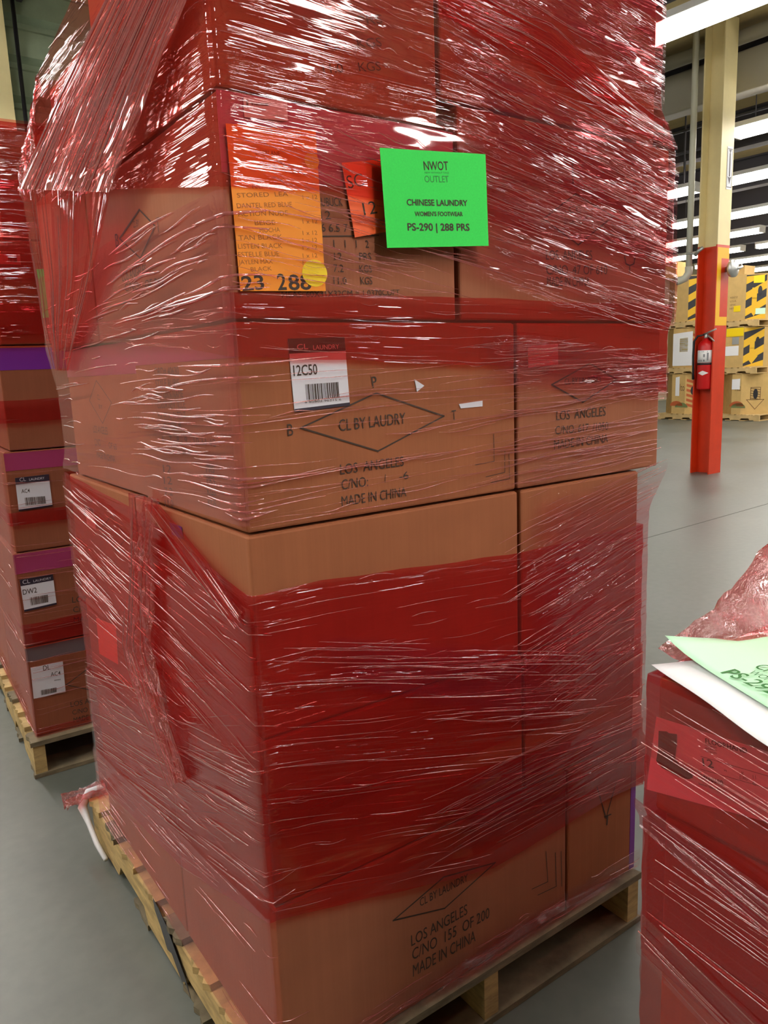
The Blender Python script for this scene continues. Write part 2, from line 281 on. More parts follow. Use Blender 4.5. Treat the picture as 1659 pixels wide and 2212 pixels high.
 'lp_S1W': [('t', 'CL', (0.0412, 1.0684), (0.0606, 1.0699), 0.013, {}), ('t', 'LAUNDRY', (0.0711, 1.0688), (0.1201, 1.0692), 0.0084, {})],
 'lp_S2': [('q', [(0.0013, 0.7273), (0.1099, 0.7285), (0.1108, 0.616), (0.0035, 0.6105)], {})],
 'lp_S2B': [('q', [(0.0262, 0.6586), (0.0856, 0.6574), (0.0845, 0.6299), (0.0266, 0.6289)], {})],
 'lp_S2T': [('t', 'DW2', (0.0061, 0.6722), (0.0518, 0.6725), 0.0186, {})],
 'lp_S2W': [('t', 'CL', (0.0096, 0.71), (0.0335, 0.7105), 0.0145, {}), ('t', 'LAUNDRY', (0.0441, 0.711), (0.1031, 0.7115), 0.0084, {})],
 'lp_S3': [('q', [(0.0001, 0.4037), (0.1084, 0.4015), (0.1057, 0.2832), (-0.0027, 0.2865)], {})],
 'lp_S3B': [('q', [(0.0244, 0.3121), (0.0767, 0.309), (0.0756, 0.2914), (0.0233, 0.2925)], {})],
 'lp_S3T': [('t', 'DL', (0.0399, 0.3827), (0.0635, 0.3819), 0.0181, {}), ('t', 'AC4', (0.062, 0.3541), (0.0956, 0.3524), 0.0161, {}), ('t', 'womens', (0.0716, 0.3348), (0.0936, 0.3334), 0.0061, {})],
 'lp_S5': [('q', [(0.0127, 1.8202), (0.1271, 1.8212), (0.126, 1.7873), (0.0086, 1.7855)], {})],
 'lp_S5B': [('q', [(0.0896, 1.8122), (0.1162, 1.8119), (0.1156, 1.7942), (0.089, 1.7946)], {})],
 'lp_green': [('q', [(0.167, 1.771), (0.34, 1.7833), (0.3472, 1.6272), (0.1714, 1.6139)], {})],
 'orange_H': [('t', 'STYLED  PRINT', (0.0571, 1.7479), (0.1106, 1.7519), 0.0058, {}), ('t', 'DABRI ANE', (0.0546, 1.7151), (0.0946, 1.7175), 0.0067, {}), ('t', 'DOVE BL', (0.0571, 1.6964), (0.0906, 1.6989), 0.0059, {}),
              ('t', 'MAY', (0.0458, 1.6673), (0.0643, 1.669), 0.0059, {}), ('t', 'STORED  LEA', (0.0202, 1.6526), (0.1045, 1.6625), 0.0063, {}), ('t', 'DANTEL RED BLUE', (0.019, 1.638), (0.1104, 1.6479), 0.0068, {}),
              ('t', 'ACTION NUDE', (0.0194, 1.6269), (0.1026, 1.6349), 0.0068, {}), ('t', 'BEIGE', (0.0459, 1.6164), (0.0796, 1.6199), 0.0064, {}), ('t', 'MOCHA', (0.0531, 1.6065), (0.0871, 1.6099), 0.0065, {}),
              ('t', 'TAN BLACK', (0.0181, 1.5936), (0.0905, 1.5996), 0.0068, {}), ('t', 'LISTEN BLACK', (0.0164, 1.5815), (0.0896, 1.5867), 0.0069, {}),
              ('t', 'ESTELLE BLUE', (0.0155, 1.5701), (0.0832, 1.5746), 0.0069, {}), ('t', 'JAYLEN MAX', (0.0154, 1.5593), (0.0715, 1.5634), 0.0064, {}), ('t', 'BLACK', (0.0343, 1.5502), (0.0694, 1.5532), 0.0061, {}),
              ('t', '1 x 12', (0.1295, 1.66), (0.1555, 1.6628), 0.0061, {}), ('t', '1 x 12', (0.1272, 1.6245), (0.1533, 1.6268), 0.0062, {}), ('t', '1 x 12', (0.1261, 1.6078), (0.1522, 1.6099), 0.0062, {}),
              ('t', '1 x 12', (0.1254, 1.597), (0.1515, 1.599), 0.0062, {}), ('t', '1 x 12', (0.1247, 1.5862), (0.1509, 1.5881), 0.0063, {}), ('t', '1 x 12', (0.1239, 1.5742), (0.1501, 1.5759), 0.0063, {}),
              ('t', '1 x 12', (0.1232, 1.5633), (0.1494, 1.5649), 0.0063, {}), ('t', '1 x 12', (0.1225, 1.5524), (0.1487, 1.5539), 0.0063, {})],
 'orange_M': [('t', '23', (0.0185, 1.5226), (0.0552, 1.5259), 0.0202, {}), ('t', '2', (0.0778, 1.525), (0.0929, 1.5259), 0.0234, {}), ('t', '88', (0.0965, 1.5255), (0.1368, 1.5276), 0.0224, {})],
 'orange_Q': [('q', [(0.0105, 1.7515), (0.1588, 1.761), (0.1624, 1.5255), (0.0151, 1.5218)], {})],
 'rp_S': [('q', [(-0.0006, 0.9424), (-0.1641, 0.9544), (-0.1689, 0.8703), (0.0118, 0.8339)], {})],
 'rp_T': [('t', 'FLOORHAND', (-0.0718, 0.9344), (-0.1248, 0.9425), 0.0062, {'b': 1}), ('t', '12', (-0.0697, 0.9034), (-0.0842, 0.9065), 0.0097, {'b': 1}),
          ('t', 'W10680', (-0.0681, 0.8851), (-0.0972, 0.8893), 0.0057, {'b': 1}), ('t', 'M', (-0.0976, 0.908), (-0.1006, 0.9084), 0.0023, {}), ('t', 'MENS BROWN', (-0.0714, 0.9305), (-0.0868, 0.9333), 0.0022, {}),
          ('t', 'MENS BROWN', (-0.0715, 0.9267), (-0.087, 0.9296), 0.0022, {}), ('t', 'MENS BROWN', (-0.0717, 0.9229), (-0.0871, 0.9259), 0.0022, {}),
          ('t', 'leather upper boots', (-0.0653, 0.8761), (-0.0989, 0.8813), 0.0028, {}), ('t', 'UK', (-0.1171, 0.912), (-0.1228, 0.913), 0.0048, {}), ('t', 'EURO', (-0.1174, 0.9069), (-0.1273, 0.9088), 0.004, {}),
          ('t', '11', (-0.1333, 0.9139), (-0.1367, 0.9144), 0.0051, {}), ('t', '45', (-0.133, 0.9057), (-0.1372, 0.9064), 0.0051, {}), ('l', [(-0.0661, 0.9145), (-0.1656, 0.9268)], 0.0006, {}),
          ('l', [(-0.066, 0.8974), (-0.1665, 0.9123)], 0.0006, {})],
 'rp_boot': [('q',
              [(-0.0053, 0.9249), (-0.0168, 0.9285), (-0.0202, 0.9275), (-0.0318, 0.9304), (-0.0319, 0.9162), (-0.0305, 0.8966), (-0.0365, 0.8911), (-0.0529, 0.8886), (-0.0564, 0.8815), (-0.0517, 0.8771),
               (-0.042, 0.8744), (-0.0355, 0.8739), (-0.0254, 0.8751), (-0.0117, 0.8757), (-0.0028, 0.8818), (-0.0054, 0.8991)],
              {})],
 'yel1': [('q', [(0.1367, 1.7259), (0.1601, 1.7268), (0.1598, 1.7088), (0.1369, 1.7074)], {})],
 'yel2': [('q', [(0.1225, 1.5621), (0.1638, 1.5687), (0.1632, 1.5379), (0.1245, 1.5392)], {})]}

# ------------------------------------------------------------------ materials
M_card = cardboard('kraft_cardboard', srgb(157, 95, 62))
M_card2 = cardboard('kraft_cardboard_pale', srgb(157, 97, 69))
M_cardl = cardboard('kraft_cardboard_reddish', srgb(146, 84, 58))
M_bin = cardboard('bin_cardboard', srgb(206, 172, 110))
M_ink = plain('black_print', (0.05, 0.028, 0.018, 1), 0.7)
M_inkf = plain('faded_brown_print', (0.10, 0.05, 0.03, 1), 0.7)
M_white = plain('white_paper', (0.88, 0.88, 0.89, 1), 0.6)
M_lab = plain('label_paper', (0.72, 0.72, 0.78, 1), 0.5)
M_head = plain('dark_label_header', (0.03, 0.022, 0.04, 1), 0.4)
M_tape = plain('purple_packing_tape', srgb(120, 45, 150), 0.35)
M_tape2 = plain('magenta_packing_tape', srgb(165, 60, 105), 0.35)
M_gtape = plain('grey_packing_tape', srgb(105, 92, 96), 0.35)
M_orange = plain('orange_paper', srgb(255, 150, 10), 0.55, var=0.06, scale=5)
M_card_red = plain('red_orange_card', srgb(255, 105, 45), 0.55)
M_green = plain('neon_green_paper', srgb(50, 232, 88), 0.7, var=0.05, scale=420)
M_mint = plain('pale_green_paper', srgb(205, 255, 215), 0.6)
M_greenink = plain('green_print', srgb(30, 120, 45), 0.6)
M_greyprint = plain('faint_green_print', srgb(40, 150, 65), 0.6)
M_yel = plain('yellow_sticker', srgb(250, 215, 0), 0.5)
M_hand = plain('orange_brown_pen', srgb(170, 92, 8), 0.6)
M_wood = plain('pallet_wood', srgb(186, 158, 104), 0.8, var=0.35, scale=3.5, stretch=(3, 3, 14), bump=0.25)
M_wood2 = plain('grey_pallet_wood', srgb(120, 108, 84), 0.85, var=0.4, scale=3.5, stretch=(3, 3, 14), bump=0.25)
M_black = plain('black_plastic', (0.012, 0.012, 0.016, 1), 0.35)
M_steel = plain('galvanised_steel', (0.55, 0.56, 0.55, 1), 0.4, 0.8)
M_cord = plain('white_strap', (0.75, 0.75, 0.75, 1), 0.45)
F_red = film('red_film', (0.88, 0.25, 0.29), 0.08, (0.85, 0.10, 0.08, 1), wr=1.3, sv=42, su=1.6, ior=1.5)
F_red2 = film('red_film_smooth', (0.87, 0.24, 0.24), 0.08, (0.85, 0.10, 0.08, 1), wr=0.8, sv=26, su=1.4, ior=1.5)
F_mid = film('light_red_film', (0.93, 0.44, 0.41), 0.05, (0.88, 0.16, 0.13, 1), wr=1.3, sv=46, su=2.2, fmax=0.085)
F_wr = film('wrinkled_pink_film', (0.93, 0.50, 0.53), 0.04, (0.8, 0.2, 0.3, 1), wr=2.2, sv=46, su=3.0, patch=3.5, ior=1.8, fmax=0.16)
F_haze = film('clear_pink_film', (0.97, 0.74, 0.72), 0.08, (0.9, 0.42, 0.42, 1), wr=0.8, su=1.2, sv=24, patch=1.6)
F_clear = film('clear_film', (0.97, 0.85, 0.83), 0.02, (0.9, 0.5, 0.5, 1), wr=1.6, su=2.2, sv=42)
F_curt = film('drawn_pink_film', (0.94, 0.56, 0.54), 0.18, (0.95, 0.36, 0.34, 1), wr=1.5, su=1.0, sv=36, patch=2.0, ior=2.1, fmax=0.3)
F_crump = film('crumpled_film', (0.90, 0.34, 0.34), 0.05, (0.85, 0.12, 0.12, 1), wr=2.6, su=8, sv=26, crumple=3.0, ior=1.9, fmax=0.22)
F_str = film('film_strand', (0.94, 0.62, 0.60), 0.16, (0.95, 0.42, 0.42, 1), wr=0.1, ior=2.0, rough=0.10, fmax=0.4)

# ------------------------------------------------------------------ axes of the loads on the floor
AZ = rad(55)
A = Vector((math.sin(AZ), math.cos(AZ), 0)); B = Vector((-math.cos(AZ), math.sin(AZ), 0))
N0 = Vector((-0.214, 1.171, 0)); RZ = math.atan2(A.y, A.x)
AL = rad(57); A2 = Vector((math.sin(AL), math.cos(AL), 0)); B2 = Vector((-math.cos(AL), math.sin(AL), 0))
NL = Vector((-1.28, 2.60, 0)); RZL = math.atan2(A2.y, A2.x)
NR = Vector((0.3439, 0.9331, 0))
AW = rad(52); E1 = Vector((math.sin(AW), math.cos(AW), 0)); E2 = Vector((-math.cos(AW), math.sin(AW), 0)); RZW = math.atan2(E1.y, E1.x)
def HW(e1, e2, z=0): return E1 * e1 + E2 * e2 + Vector((0, 0, z))

# ------------------------------------------------------------------ the hall
E1a, E1b, E2a, E2b, HC = -9.0, 31.0, -11.0, 15.0, 5.1
def floor_mat():
    nt = NT('polished_concrete'); p = nt.n('ShaderNodeBsdfPrincipled'); nt.l(p.outputs[0], nt.out.inputs[0])
    tc = nt.n('ShaderNodeTexCoord')
    a = nt.n('ShaderNodeTexNoise', i_Scale=0.7, i_Detail=8.0, i_Roughness=0.6); nt.l(tc.outputs['Object'], a.inputs['Vector'])
    b = nt.n('ShaderNodeTexNoise', i_Scale=22.0, i_Detail=4.0); nt.l(tc.outputs['Object'], b.inputs['Vector'])
    mx = nt.n('ShaderNodeMath', operation='MULTIPLY_ADD'); mx.inputs[1].default_value = 0.35; nt.l(b.outputs['Fac'], mx.inputs[0]); nt.l(a.outputs['Fac'], mx.inputs[2])
    r = ramp(nt, mx.outputs[0], [(0.35, (0.080, 0.090, 0.076)), (0.65, (0.115, 0.126, 0.107)), (0.95, (0.155, 0.167, 0.142))]); nt.l(r.outputs[0], p.inputs['Base Color'])
    rr = ramp(nt, a.outputs['Fac'], [(0.3, (0.34,) * 3), (0.7, (0.46,) * 3)]); nt.l(rr.outputs[0], p.inputs['Roughness'])
    p.inputs['Specular IOR Level'].default_value = 0.6
    return nt.m
def hallbox(name, e1a, e1b, e2a, e2b, z0, z1, m):
    bm = bmesh.new(); box(bm, e1a, e1b, e2a, e2b, z0, z1); o = struct(name, bm, m); o.rotation_euler = (0, 0, RZW); return o
hallbox('floor', E1a, E1b, E2a, E2b, -0.1, 0.0, floor_mat())
M_deck = plain('cream_ceiling_board', srgb(212, 190, 140), 0.8, var=0.10, scale=1.2, stretch=(4, 0.6, 1))
M_dark = plain('dark_steel_beam', srgb(74, 72, 78), 0.6)
M_grey = plain('grey_duct', srgb(150, 146, 132), 0.55)
M_wallc = plain('cream_wall', srgb(170, 160, 130), 0.8, var=0.06)
M_panel = plain('grey_green_panel', srgb(150, 166, 140), 0.65, var=0.08)
hallbox('ceiling', E1a, E1b, E2a, E2b, HC, HC + 0.1, M_deck)
hallbox('wall_far', E1b, E1b + 0.1, E2a, E2b, 0, HC, M_wallc)
hallbox('wall_back', E1a - 0.1, E1a, E2a, E2b, 0, HC, M_wallc)
hallbox('wall_right', E1a, E1b, E2a - 0.1, E2a, 0, HC, M_wallc)
hallbox('wall_north', E1a, E1b, E2b, E2b + 0.1, 0, HC, M_wallc)
# partition of horizontal metal panels beyond the left-hand pallet
bm = bmesh.new()
box(bm, 1.75, 4.6, 8.4, 8.5, 0, HC)
z = 0.1
while z < HC - 0.1:
    vs = [(1.75, 8.4, z), (1.75, 8.32, z + 0.04), (1.75, 8.36, z + 0.28), (1.75, 8.4, z + 0.31)]
    prism(bm, vs, (2.85, 0, 0)); z += 0.36
o = struct('wall_left', bm, M_panel); o.rotation_euler = (0, 0, RZW)
# floor joint
bm = bmesh.new(); box(bm, 2.0, 16.0, 3.42, 3.428, -0.002, 0.0012); o = struct('trim_1', bm, plain('joint_filler', (0.1, 0.1, 0.09, 1), 0.8)); o.rotation_euler = (0, 0, RZW)
c0 = Vector((3.4, 8.7, 0)); 
# beams, duct
ROWS = [-7.4, -4.6, -1.8, 0.9, 3.5, 6.22, 9.66, 12.1, 15.0, 17.3, 19.8, 22.3, 25.0, 28.0]
k = 2
for r in ROWS:
    for dz in (0,):
        bm = bmesh.new()
        box(bm, r - 0.10 + 0.25, r + 0.14 + 0.25, E2a, E2b, HC - 0.55, HC - 0.515); box(bm, r + 0.25 + 0.005, r + 0.25 + 0.035, E2a, E2b, HC - 0.515, HC - 0.03); box(bm, r - 0.10 + 0.25, r + 0.14 + 0.25, E2a, E2b, HC - 0.03, HC)
        o = struct('trim_%d' % k, bm, M_dark); o.rotation_euler = (0, 0, RZW); k += 1
    bm = bmesh.new(); box(bm, r + 1.45, r + 1.5, E2a, E2b, HC - 0.16, HC); o = struct('trim_%d' % k, bm, M_dark); o.rotation_euler = (0, 0, RZW); k += 1
bm = bmesh.new(); box(bm, 9.3, 9.55, -6, 14, 4.39, 4.84, 0.02)
o = link('ventilation_duct', bm, M_grey); o.rotation_euler = (0, 0, RZW); tag(o, 'long grey rectangular air duct under the ceiling behind the nearest strip light', 'duct')
bm = bmesh.new(); tube(bm, [(9.22, -6, 4.95), (9.22, 14, 4.95)], 0.08, 14)
o = link('sprinkler_main_pipe', bm, M_grey, smooth=True); o.rotation_euler = (0, 0, RZW); tag(o, 'thick dark pipe hung under the ceiling beside the grey duct', 'pipe')
for i, (e1, z, r) in enumerate(((11.0, 4.35, 0.022), (13.6, 4.4, 0.03), (10.9, 4.62, 0.018))):
    bm = bmesh.new(); tube(bm, [(e1, -6, z), (e1, 14, z)], r, 8)
    o = link('conduit_pipe', bm, M_dark, smooth=True); o.rotation_euler = (0, 0, RZW)
    tag(o, ['thin dark conduit under the cream ceiling just beyond the duct', 'thin conduit running under the ceiling before the third row of lights', 'thinnest conduit, just above the thin dark conduit beyond the duct'][i], 'pipe', 'conduits under the ceiling')

# strip lights
M_tube = emit('fluorescent_diffuser', (1.0, 0.955, 0.90, 1), LAMP_POWER)
M_house = plain('white_lamp_housing', (0.8, 0.8, 0.78, 1), 0.4)
def lamp_meshes():
    a = bmesh.new(); box(a, -0.13, 0.13, -1.2, 1.2, 0.09, 0.15, 0.006)
    d = bmesh.new(); prism(d, [(-0.125, -1.17, 0.088), (-0.115, -1.17, 0.02), (-0.09, -1.17, 0.0), (0.09, -1.17, 0.0), (0.115, -1.17, 0.02), (0.125, -1.17, 0.088)], (0, 2.34, 0))
    e = bmesh.new(); box(e, -0.12, 0.12, -1.2, -1.172, 0.0, 0.088); box(e, -0.12, 0.12, 1.172, 1.2, 0.0, 0.088)
    c = bmesh.new()
    for y in (-0.95, 0.95): tube(c, [(0, y, 0.15), (0, y, 0.55)], 0.006, 6)
    res = []
    for nm, b, m in (('housing', a, M_house), ('diffuser', d, M_tube), ('end_cap', e, M_house), ('hanger', c, M_dark)):
        bmesh.ops.recalc_face_normals(b, faces=b.faces); me = bpy.data.meshes.new(nm); b.to_mesh(me); b.free(); me.materials.append(m); res.append((nm, me))
    return res
LM = lamp_meshes()
TM = LM[1][1].copy(); TM.materials[0] = emit('boosted_fluorescent_diffuser', (1.0, 0.955, 0.91, 1), BOOST_POWER)  # stronger glow, only for the added out-of-view lights
def strip_light(e1, e2, label, group=None, boosted=False):
    o = root('strip_light', HW(e1, e2, 4.0), RZW, label, 'ceiling light', group)
    for nm, me in LM:
        c = bpy.data.objects.new(nm, TM if boosted and nm == 'diffuser' else me); COL.objects.link(c); c.parent = o
ordn = ['nearest', 'second', 'third', 'fourth', 'fifth', 'sixth', 'seventh', 'eighth']
starts = {6.22: 4.35, 9.66: 5.15, 12.1: 6.75, 15.0: 9.2, 17.3: 10.9, 19.8: 12.6, 22.3: 12.9}
for r in ROWS:
    if r in starts:
        i = list(starts).index(r); e = starts[r] - 1.2; j = 0
        if r == 12.1: strip_light(r, starts[r] + 1.45, 'strip light seen between the wrapped pallet and the column, third row', 'ceiling strip lights in view')
        while e > -4.4:
            lab = '%s lit fluorescent strip light in the %s row beyond the wrapped pallet' % ('leftmost' if j == 0 else ordn[min(j, 7)] + ' from the left', ordn[i])
            strip_light(r, e, lab, 'ceiling strip lights in view'); e -= 2.75; j += 1
    elif r > 23:
        for j in range(5): strip_light(r, 11.5 - 2.75 * j, 'distant fluorescent strip light over the far end of the hall', 'far ceiling strip lights')
for r, e in ((.2, 6.9), (.2, 9.9), (.2, 12.9), (-1.8, 1.6), (-4.6, 2.6), (-2.2, 8.4), (-2.2, 11.4), (.9, -1.9), (3.5, -4.6), (3.5, -7.2), (6.22, -6.4)):  # added out-of-view lights, placed and boosted for film highlights and bright papers
    strip_light(r, e, 'added fluorescent strip light out of view, boosted for highlights on the film', 'added ceiling strip lights out of view', True)

# ------------------------------------------------------------------ cartons
def pal(N, a_, b_):
    return lambda a, b, z: N + a_ * a + b_ * b + Vector((0, 0, z))
class Load:
    def __init__(s, N, a, b, rz): s.N, s.a, s.b, s.rz = N, a, b, rz
    def P(s, a, b, z): return s.N + s.a * a + s.b * b + Vector((0, 0, z))
MAIN = Load(N0, A, B, RZ); LEFT = Load(NL, A2, B2, RZL); RIGHT = Load(NR, A, B, RZ)
def carton(load, a0, a1, b0, b1, z0, z1, label, group, m=None, tape=None, name='carton'):
    g = 0.0015
    o = root(name, load.P(a0, b0, z0), load.rz, label, 'carton', group)
    W, D, H = a1 - a0, b1 - b0, z1 - z0
    bm = bmesh.new(); box(bm, g, W - g, g, D - g, 0.0005, H - 0.002, 0.004)
    link('body', bm, m or M_card, o)
    bm = bmesh.new(); t = 0.0008                                       # closing flaps on top, meeting along the middle
    box(bm, g + 0.004, W - g - 0.004, g + 0.004, D / 2 - 0.002, H - 0.002, H - 0.001); box(bm, g + 0.004, W - g - 0.004, D / 2 + 0.002, D - g - 0.004, H - 0.002, H - 0.001)
    link('top_flap', bm, m or M_card, o)
    if tape:
        for (sd, m2, lo, hi) in tape:
            bm = bmesh.new()
            if sd == 'R': box(bm, g, W - g, g - t, g, lo, hi)
            if sd == 'L': box(bm, g - t, g, g, D - g, lo, hi)
            if sd == 'RV': box(bm, lo, hi, g - t, g, 0.004, H - 0.004)
            link('packing_tape', bm, m2, o)
    fR = lambda s, z, h: Vector((s - a0, g - h, z - z0))
    fL = lambda s, z, h: Vector((g - h, s - b0, z - z0))
    return o, fR, fL
def printing(o, marks, face, m=None, nm='printing', **k):
    bm = bmesh.new(); put_marks(bm, marks, face, **k); return link(nm, bm, m or M_ink, o)
def sticker(o, q, face, lift=0.0012, header=None, foot=None, body=None, nm='sticker'):
    bm = bmesh.new(); sheet(bm, q, face, lift); s = link(nm, bm, body or M_lab, o)
    if header or foot:
        bm = bmesh.new()
        if header: sheet(bm, q, face, lift + 0.0007, 0.0002, 0, header)
        if foot: sheet(bm, q, face, lift + 0.0007, 0.0002, 1 - foot, 1)
        link('dark_border', bm, M_head, s)
    return s
G1 = 'cartons on the tall wrapped pallet'
Mk = MARKS
# layer 1 (bottom)
o, fR, fL = carton(MAIN, 0, .738, 0, .48, .14, .497, 'bottom front-corner carton printed C/NO 155 OF 200, standing on the tall wrapped pallet', G1, M_card2)
printing(o, Mk['L1n_R'], fR)
o, fR, fL = carton(MAIN, .742, .99, 0, .48, .14, .497, 'bottom carton with a purple taped upright edge at the right end of the tall pallet', G1, tape=[('RV', M_tape, .228, .2465)])
printing(o, Mk['L1r_R'], fR)
carton(MAIN, 0, .49, .484, 1.09, .14, .497, 'bottom carton behind the front corner on the left side of the tall pallet', G1)
# layer 2
carton(MAIN, 0, .60, 0, .48, .499, .807, 'deep red wrapped corner carton in the second layer up on the tall pallet', G1)
carton(MAIN, .604, .975, 0, .48, .499, .807, 'right-hand carton in the second layer up under streaky red film', G1)
o, fR, fL = carton(MAIN, 0, .49, .484, 1.10, .499, .807, 'second layer carton with an orange paper patch on the left side of the tall pallet', G1)
bm = bmesh.new(); sheet(bm, Mk['L2f_O'][0][1], fL, .0012); link('orange_patch', bm, M_card_red, o)
# layer 3
o, fR, fL = carton(MAIN, 0, .59, 0, .56, .809, 1.153, 'plain corner carton directly below the carton labelled 12C50', G1, M_card)
bm = bmesh.new(); sheet(bm, Mk['L3n_S'][0][1], fL, .0012); link('purple_sticker', bm, M_tape, o)
carton(MAIN, .596, .973, 0, .56, .809, 1.153, 'carton right of the plain corner carton, below the carton marked 617 /1050', G1)
o, fR, fL = carton(MAIN, 0, .49, .564, 1.125, .809, 1.153, 'third layer carton with a small label and thin diamond on the left side', G1)
printing(o, Mk['L3f_L'], fL); sticker(o, Mk['L3f_S'][0][1], fL, header=.25)
# layer 4
o, fR, fL = carton(MAIN, 0, .584, 0, .474, 1.156, 1.479, 'corner carton labelled 12C50 with CL BY LAUDRY in a diamond', G1, M_card, tape=[('L', M_tape2, .27, .318)])
printing(o, Mk['L4n_R'], fR); printing(o, Mk['L4n_L'], fL, M_inkf)
q = Mk['L4n_S'][0][1]; s = sticker(o, q, fR, header=.2, foot=.045)
bm = bmesh.new(); put_marks(bm, Mk['L4n_ST'][:1], fR, .0022, bold=.015); put_marks(bm, Mk['L4n_ST'][1:], fR, .0022); link('printing', bm, M_ink, s)
bm = bmesh.new(); barcode(bm, Mk['L4n_SB'][0][1], fR, .0022); link('barcode', bm, M_ink, s)
printing(s, Mk['L4n_SW'], fR, M_lab, 'header_lettering', lift=.0026)
for mk in Mk['L4n_scrap']:
    bm = bmesh.new(); polysheet(bm, mk[1], fR, .0012); link('torn_sticker', bm, M_lab, o)
o, fR, fL = carton(MAIN, .588, 1.042, 0, .474, 1.156, 1.479, 'carton marked C/NO. 617 /1050 right of the carton labelled 12C50', G1, M_card2)
printing(o, Mk['L4r_R'], fR); sticker(o, Mk['L4r_S'][0][1], fR)
o, fR, fL = carton(MAIN, 0.012, .49, .478, 1.07, 1.156, 1.479, 'carton with a narrow diamond behind the 12C50 carton on the left side', G1, tape=[('L', M_tape2, .255, .321)])
printing(o, Mk['L4f_L'], fL, M_inkf)
# layer 5
o, fR, fL = carton(MAIN, 0, .438, 0, .70, 1.482, 1.798, 'carton behind the orange and green papers, printed NUBUCK and PRS KGS weights', G1, M_card2, tape=[('R', M_tape2, .205, .315)])
printing(o, Mk['L5n_R'], fR); printing(o, Mk['L5n_L'], fL, wscale=1.5)
s = sticker(o, Mk['L5n_S'][0][1], fR, .0022)
bm = bmesh.new(); barcode(bm, Mk['L5n_SB'][0][1], fR, .0032); barcode(bm, Mk['L5n_SB2'][0][1], fR, .0032, seed=5); link('barcode', bm, M_ink, s)
o, fR, fL = carton(MAIN, .446, 1.056, 0, .55, 1.482, 1.845, 'carton marked C/NO. 47 OF 610 right of the bright green paper sign', G1, M_card2)
printing(o, Mk['L5r_R'], fR)
carton(MAIN, 0, .43, .704, 1.155, 1.482, 1.86, 'carton under the solid red film sheet at the upper left of the tall pallet', G1)
# layer 6
o, fR, fL = carton(MAIN, 0, .405, 0, .55, 1.80, 2.16, 'brownish red corner carton at the top with faint shipping weights', G1)
printing(o, Mk['L6n_R'], fR, M_inkf)
carton(MAIN, .411, 1.0, 0, .55, 1.848, 2.2, 'topmost right-hand carton under heavily wrinkled film', G1)
carton(MAIN, 0.01, .43, .56, .94, 1.864, 2.07, 'topmost carton at the far left corner of the tall pallet', G1)

# pallets
def rough_board(bm, x0, x1, y0, y1, z0, z1, seed, along='x', amp=0.006):
    """sawn board with slightly ragged ends"""
    rnd = random.Random(seed); n = 7; pts = []
    if along == 'x':
        pts = [(x0 + rnd.uniform(-amp, amp), y0 + (y1 - y0) * i / n) for i in range(n + 1)] + [(x1 + rnd.uniform(-amp, amp), y1 - (y1 - y0) * i / n) for i in range(n + 1)]
    else:
        pts = [(x0 + (x1 - x0) * i / n, y0 + rnd.uniform(-amp, amp)) for i in range(n + 1)] + [(x1 - (x1 - x0) * i / n, y1 + rnd.uniform(-amp, amp)) for i in range(n + 1)]
    prism(bm, [(x, y, z0) for x, y in pts], (0, 0, z1 - z0))
def pallet(load, a0, a1, b0, b1, z, label, group, ms=(None, None), rot=True, name='pallet'):
    """stringers run along b, boards along a"""
    o = root(name, load.P(a0, b0, z), load.rz, label, 'pallet', group); W, D = a1 - a0, b1 - b0
    mw, mg = ms[0] or M_wood, ms[1] or M_wood2
    for i in range(3):
        x = (W - 0.04) * i / 2; bm = bmesh.new(); prism(bm, [(x, 0.004, .017), (x, 0.004, .121), (x, D - .004, .121), (x, D - .004, .017), (x, D * .80, .017), (x, D * .78, .055), (x, D * .62, .055), (x, D * .60, .017), (x, D * .40, .017), (x, D * .38, .055), (x, D * .22, .055), (x, D * .20, .017)], (0.04, 0, 0))
        bmesh.ops.recalc_face_normals(bm, faces=bm.faces); link('stringer', bm, mw, o)
    n = 8
    for i in range(n):
        y = (D - .1) * i / (n - 1); bm = bmesh.new(); rough_board(bm, -.004, W + .004, y, y + .1, .122, .139, i * 7 + int(abs(a0) * 100)); bmesh.ops.recalc_face_normals(bm, faces=bm.faces); link('deck_board', bm, mw if i % 3 else mg, o)
    for i in range(4):
        y = (D - .13) * i / 3; bm = bmesh.new(); rough_board(bm, -.002, W + .002, y, y + .13, .001, .016, 90 + i); bmesh.ops.recalc_face_normals(bm, faces=bm.faces); link('bottom_board', bm, mg, o)
    return o
pallet(MAIN, -.018, .985, -.02, 1.23, 0, 'worn wooden pallet carrying the tall pink wrapped stack of cartons', None)

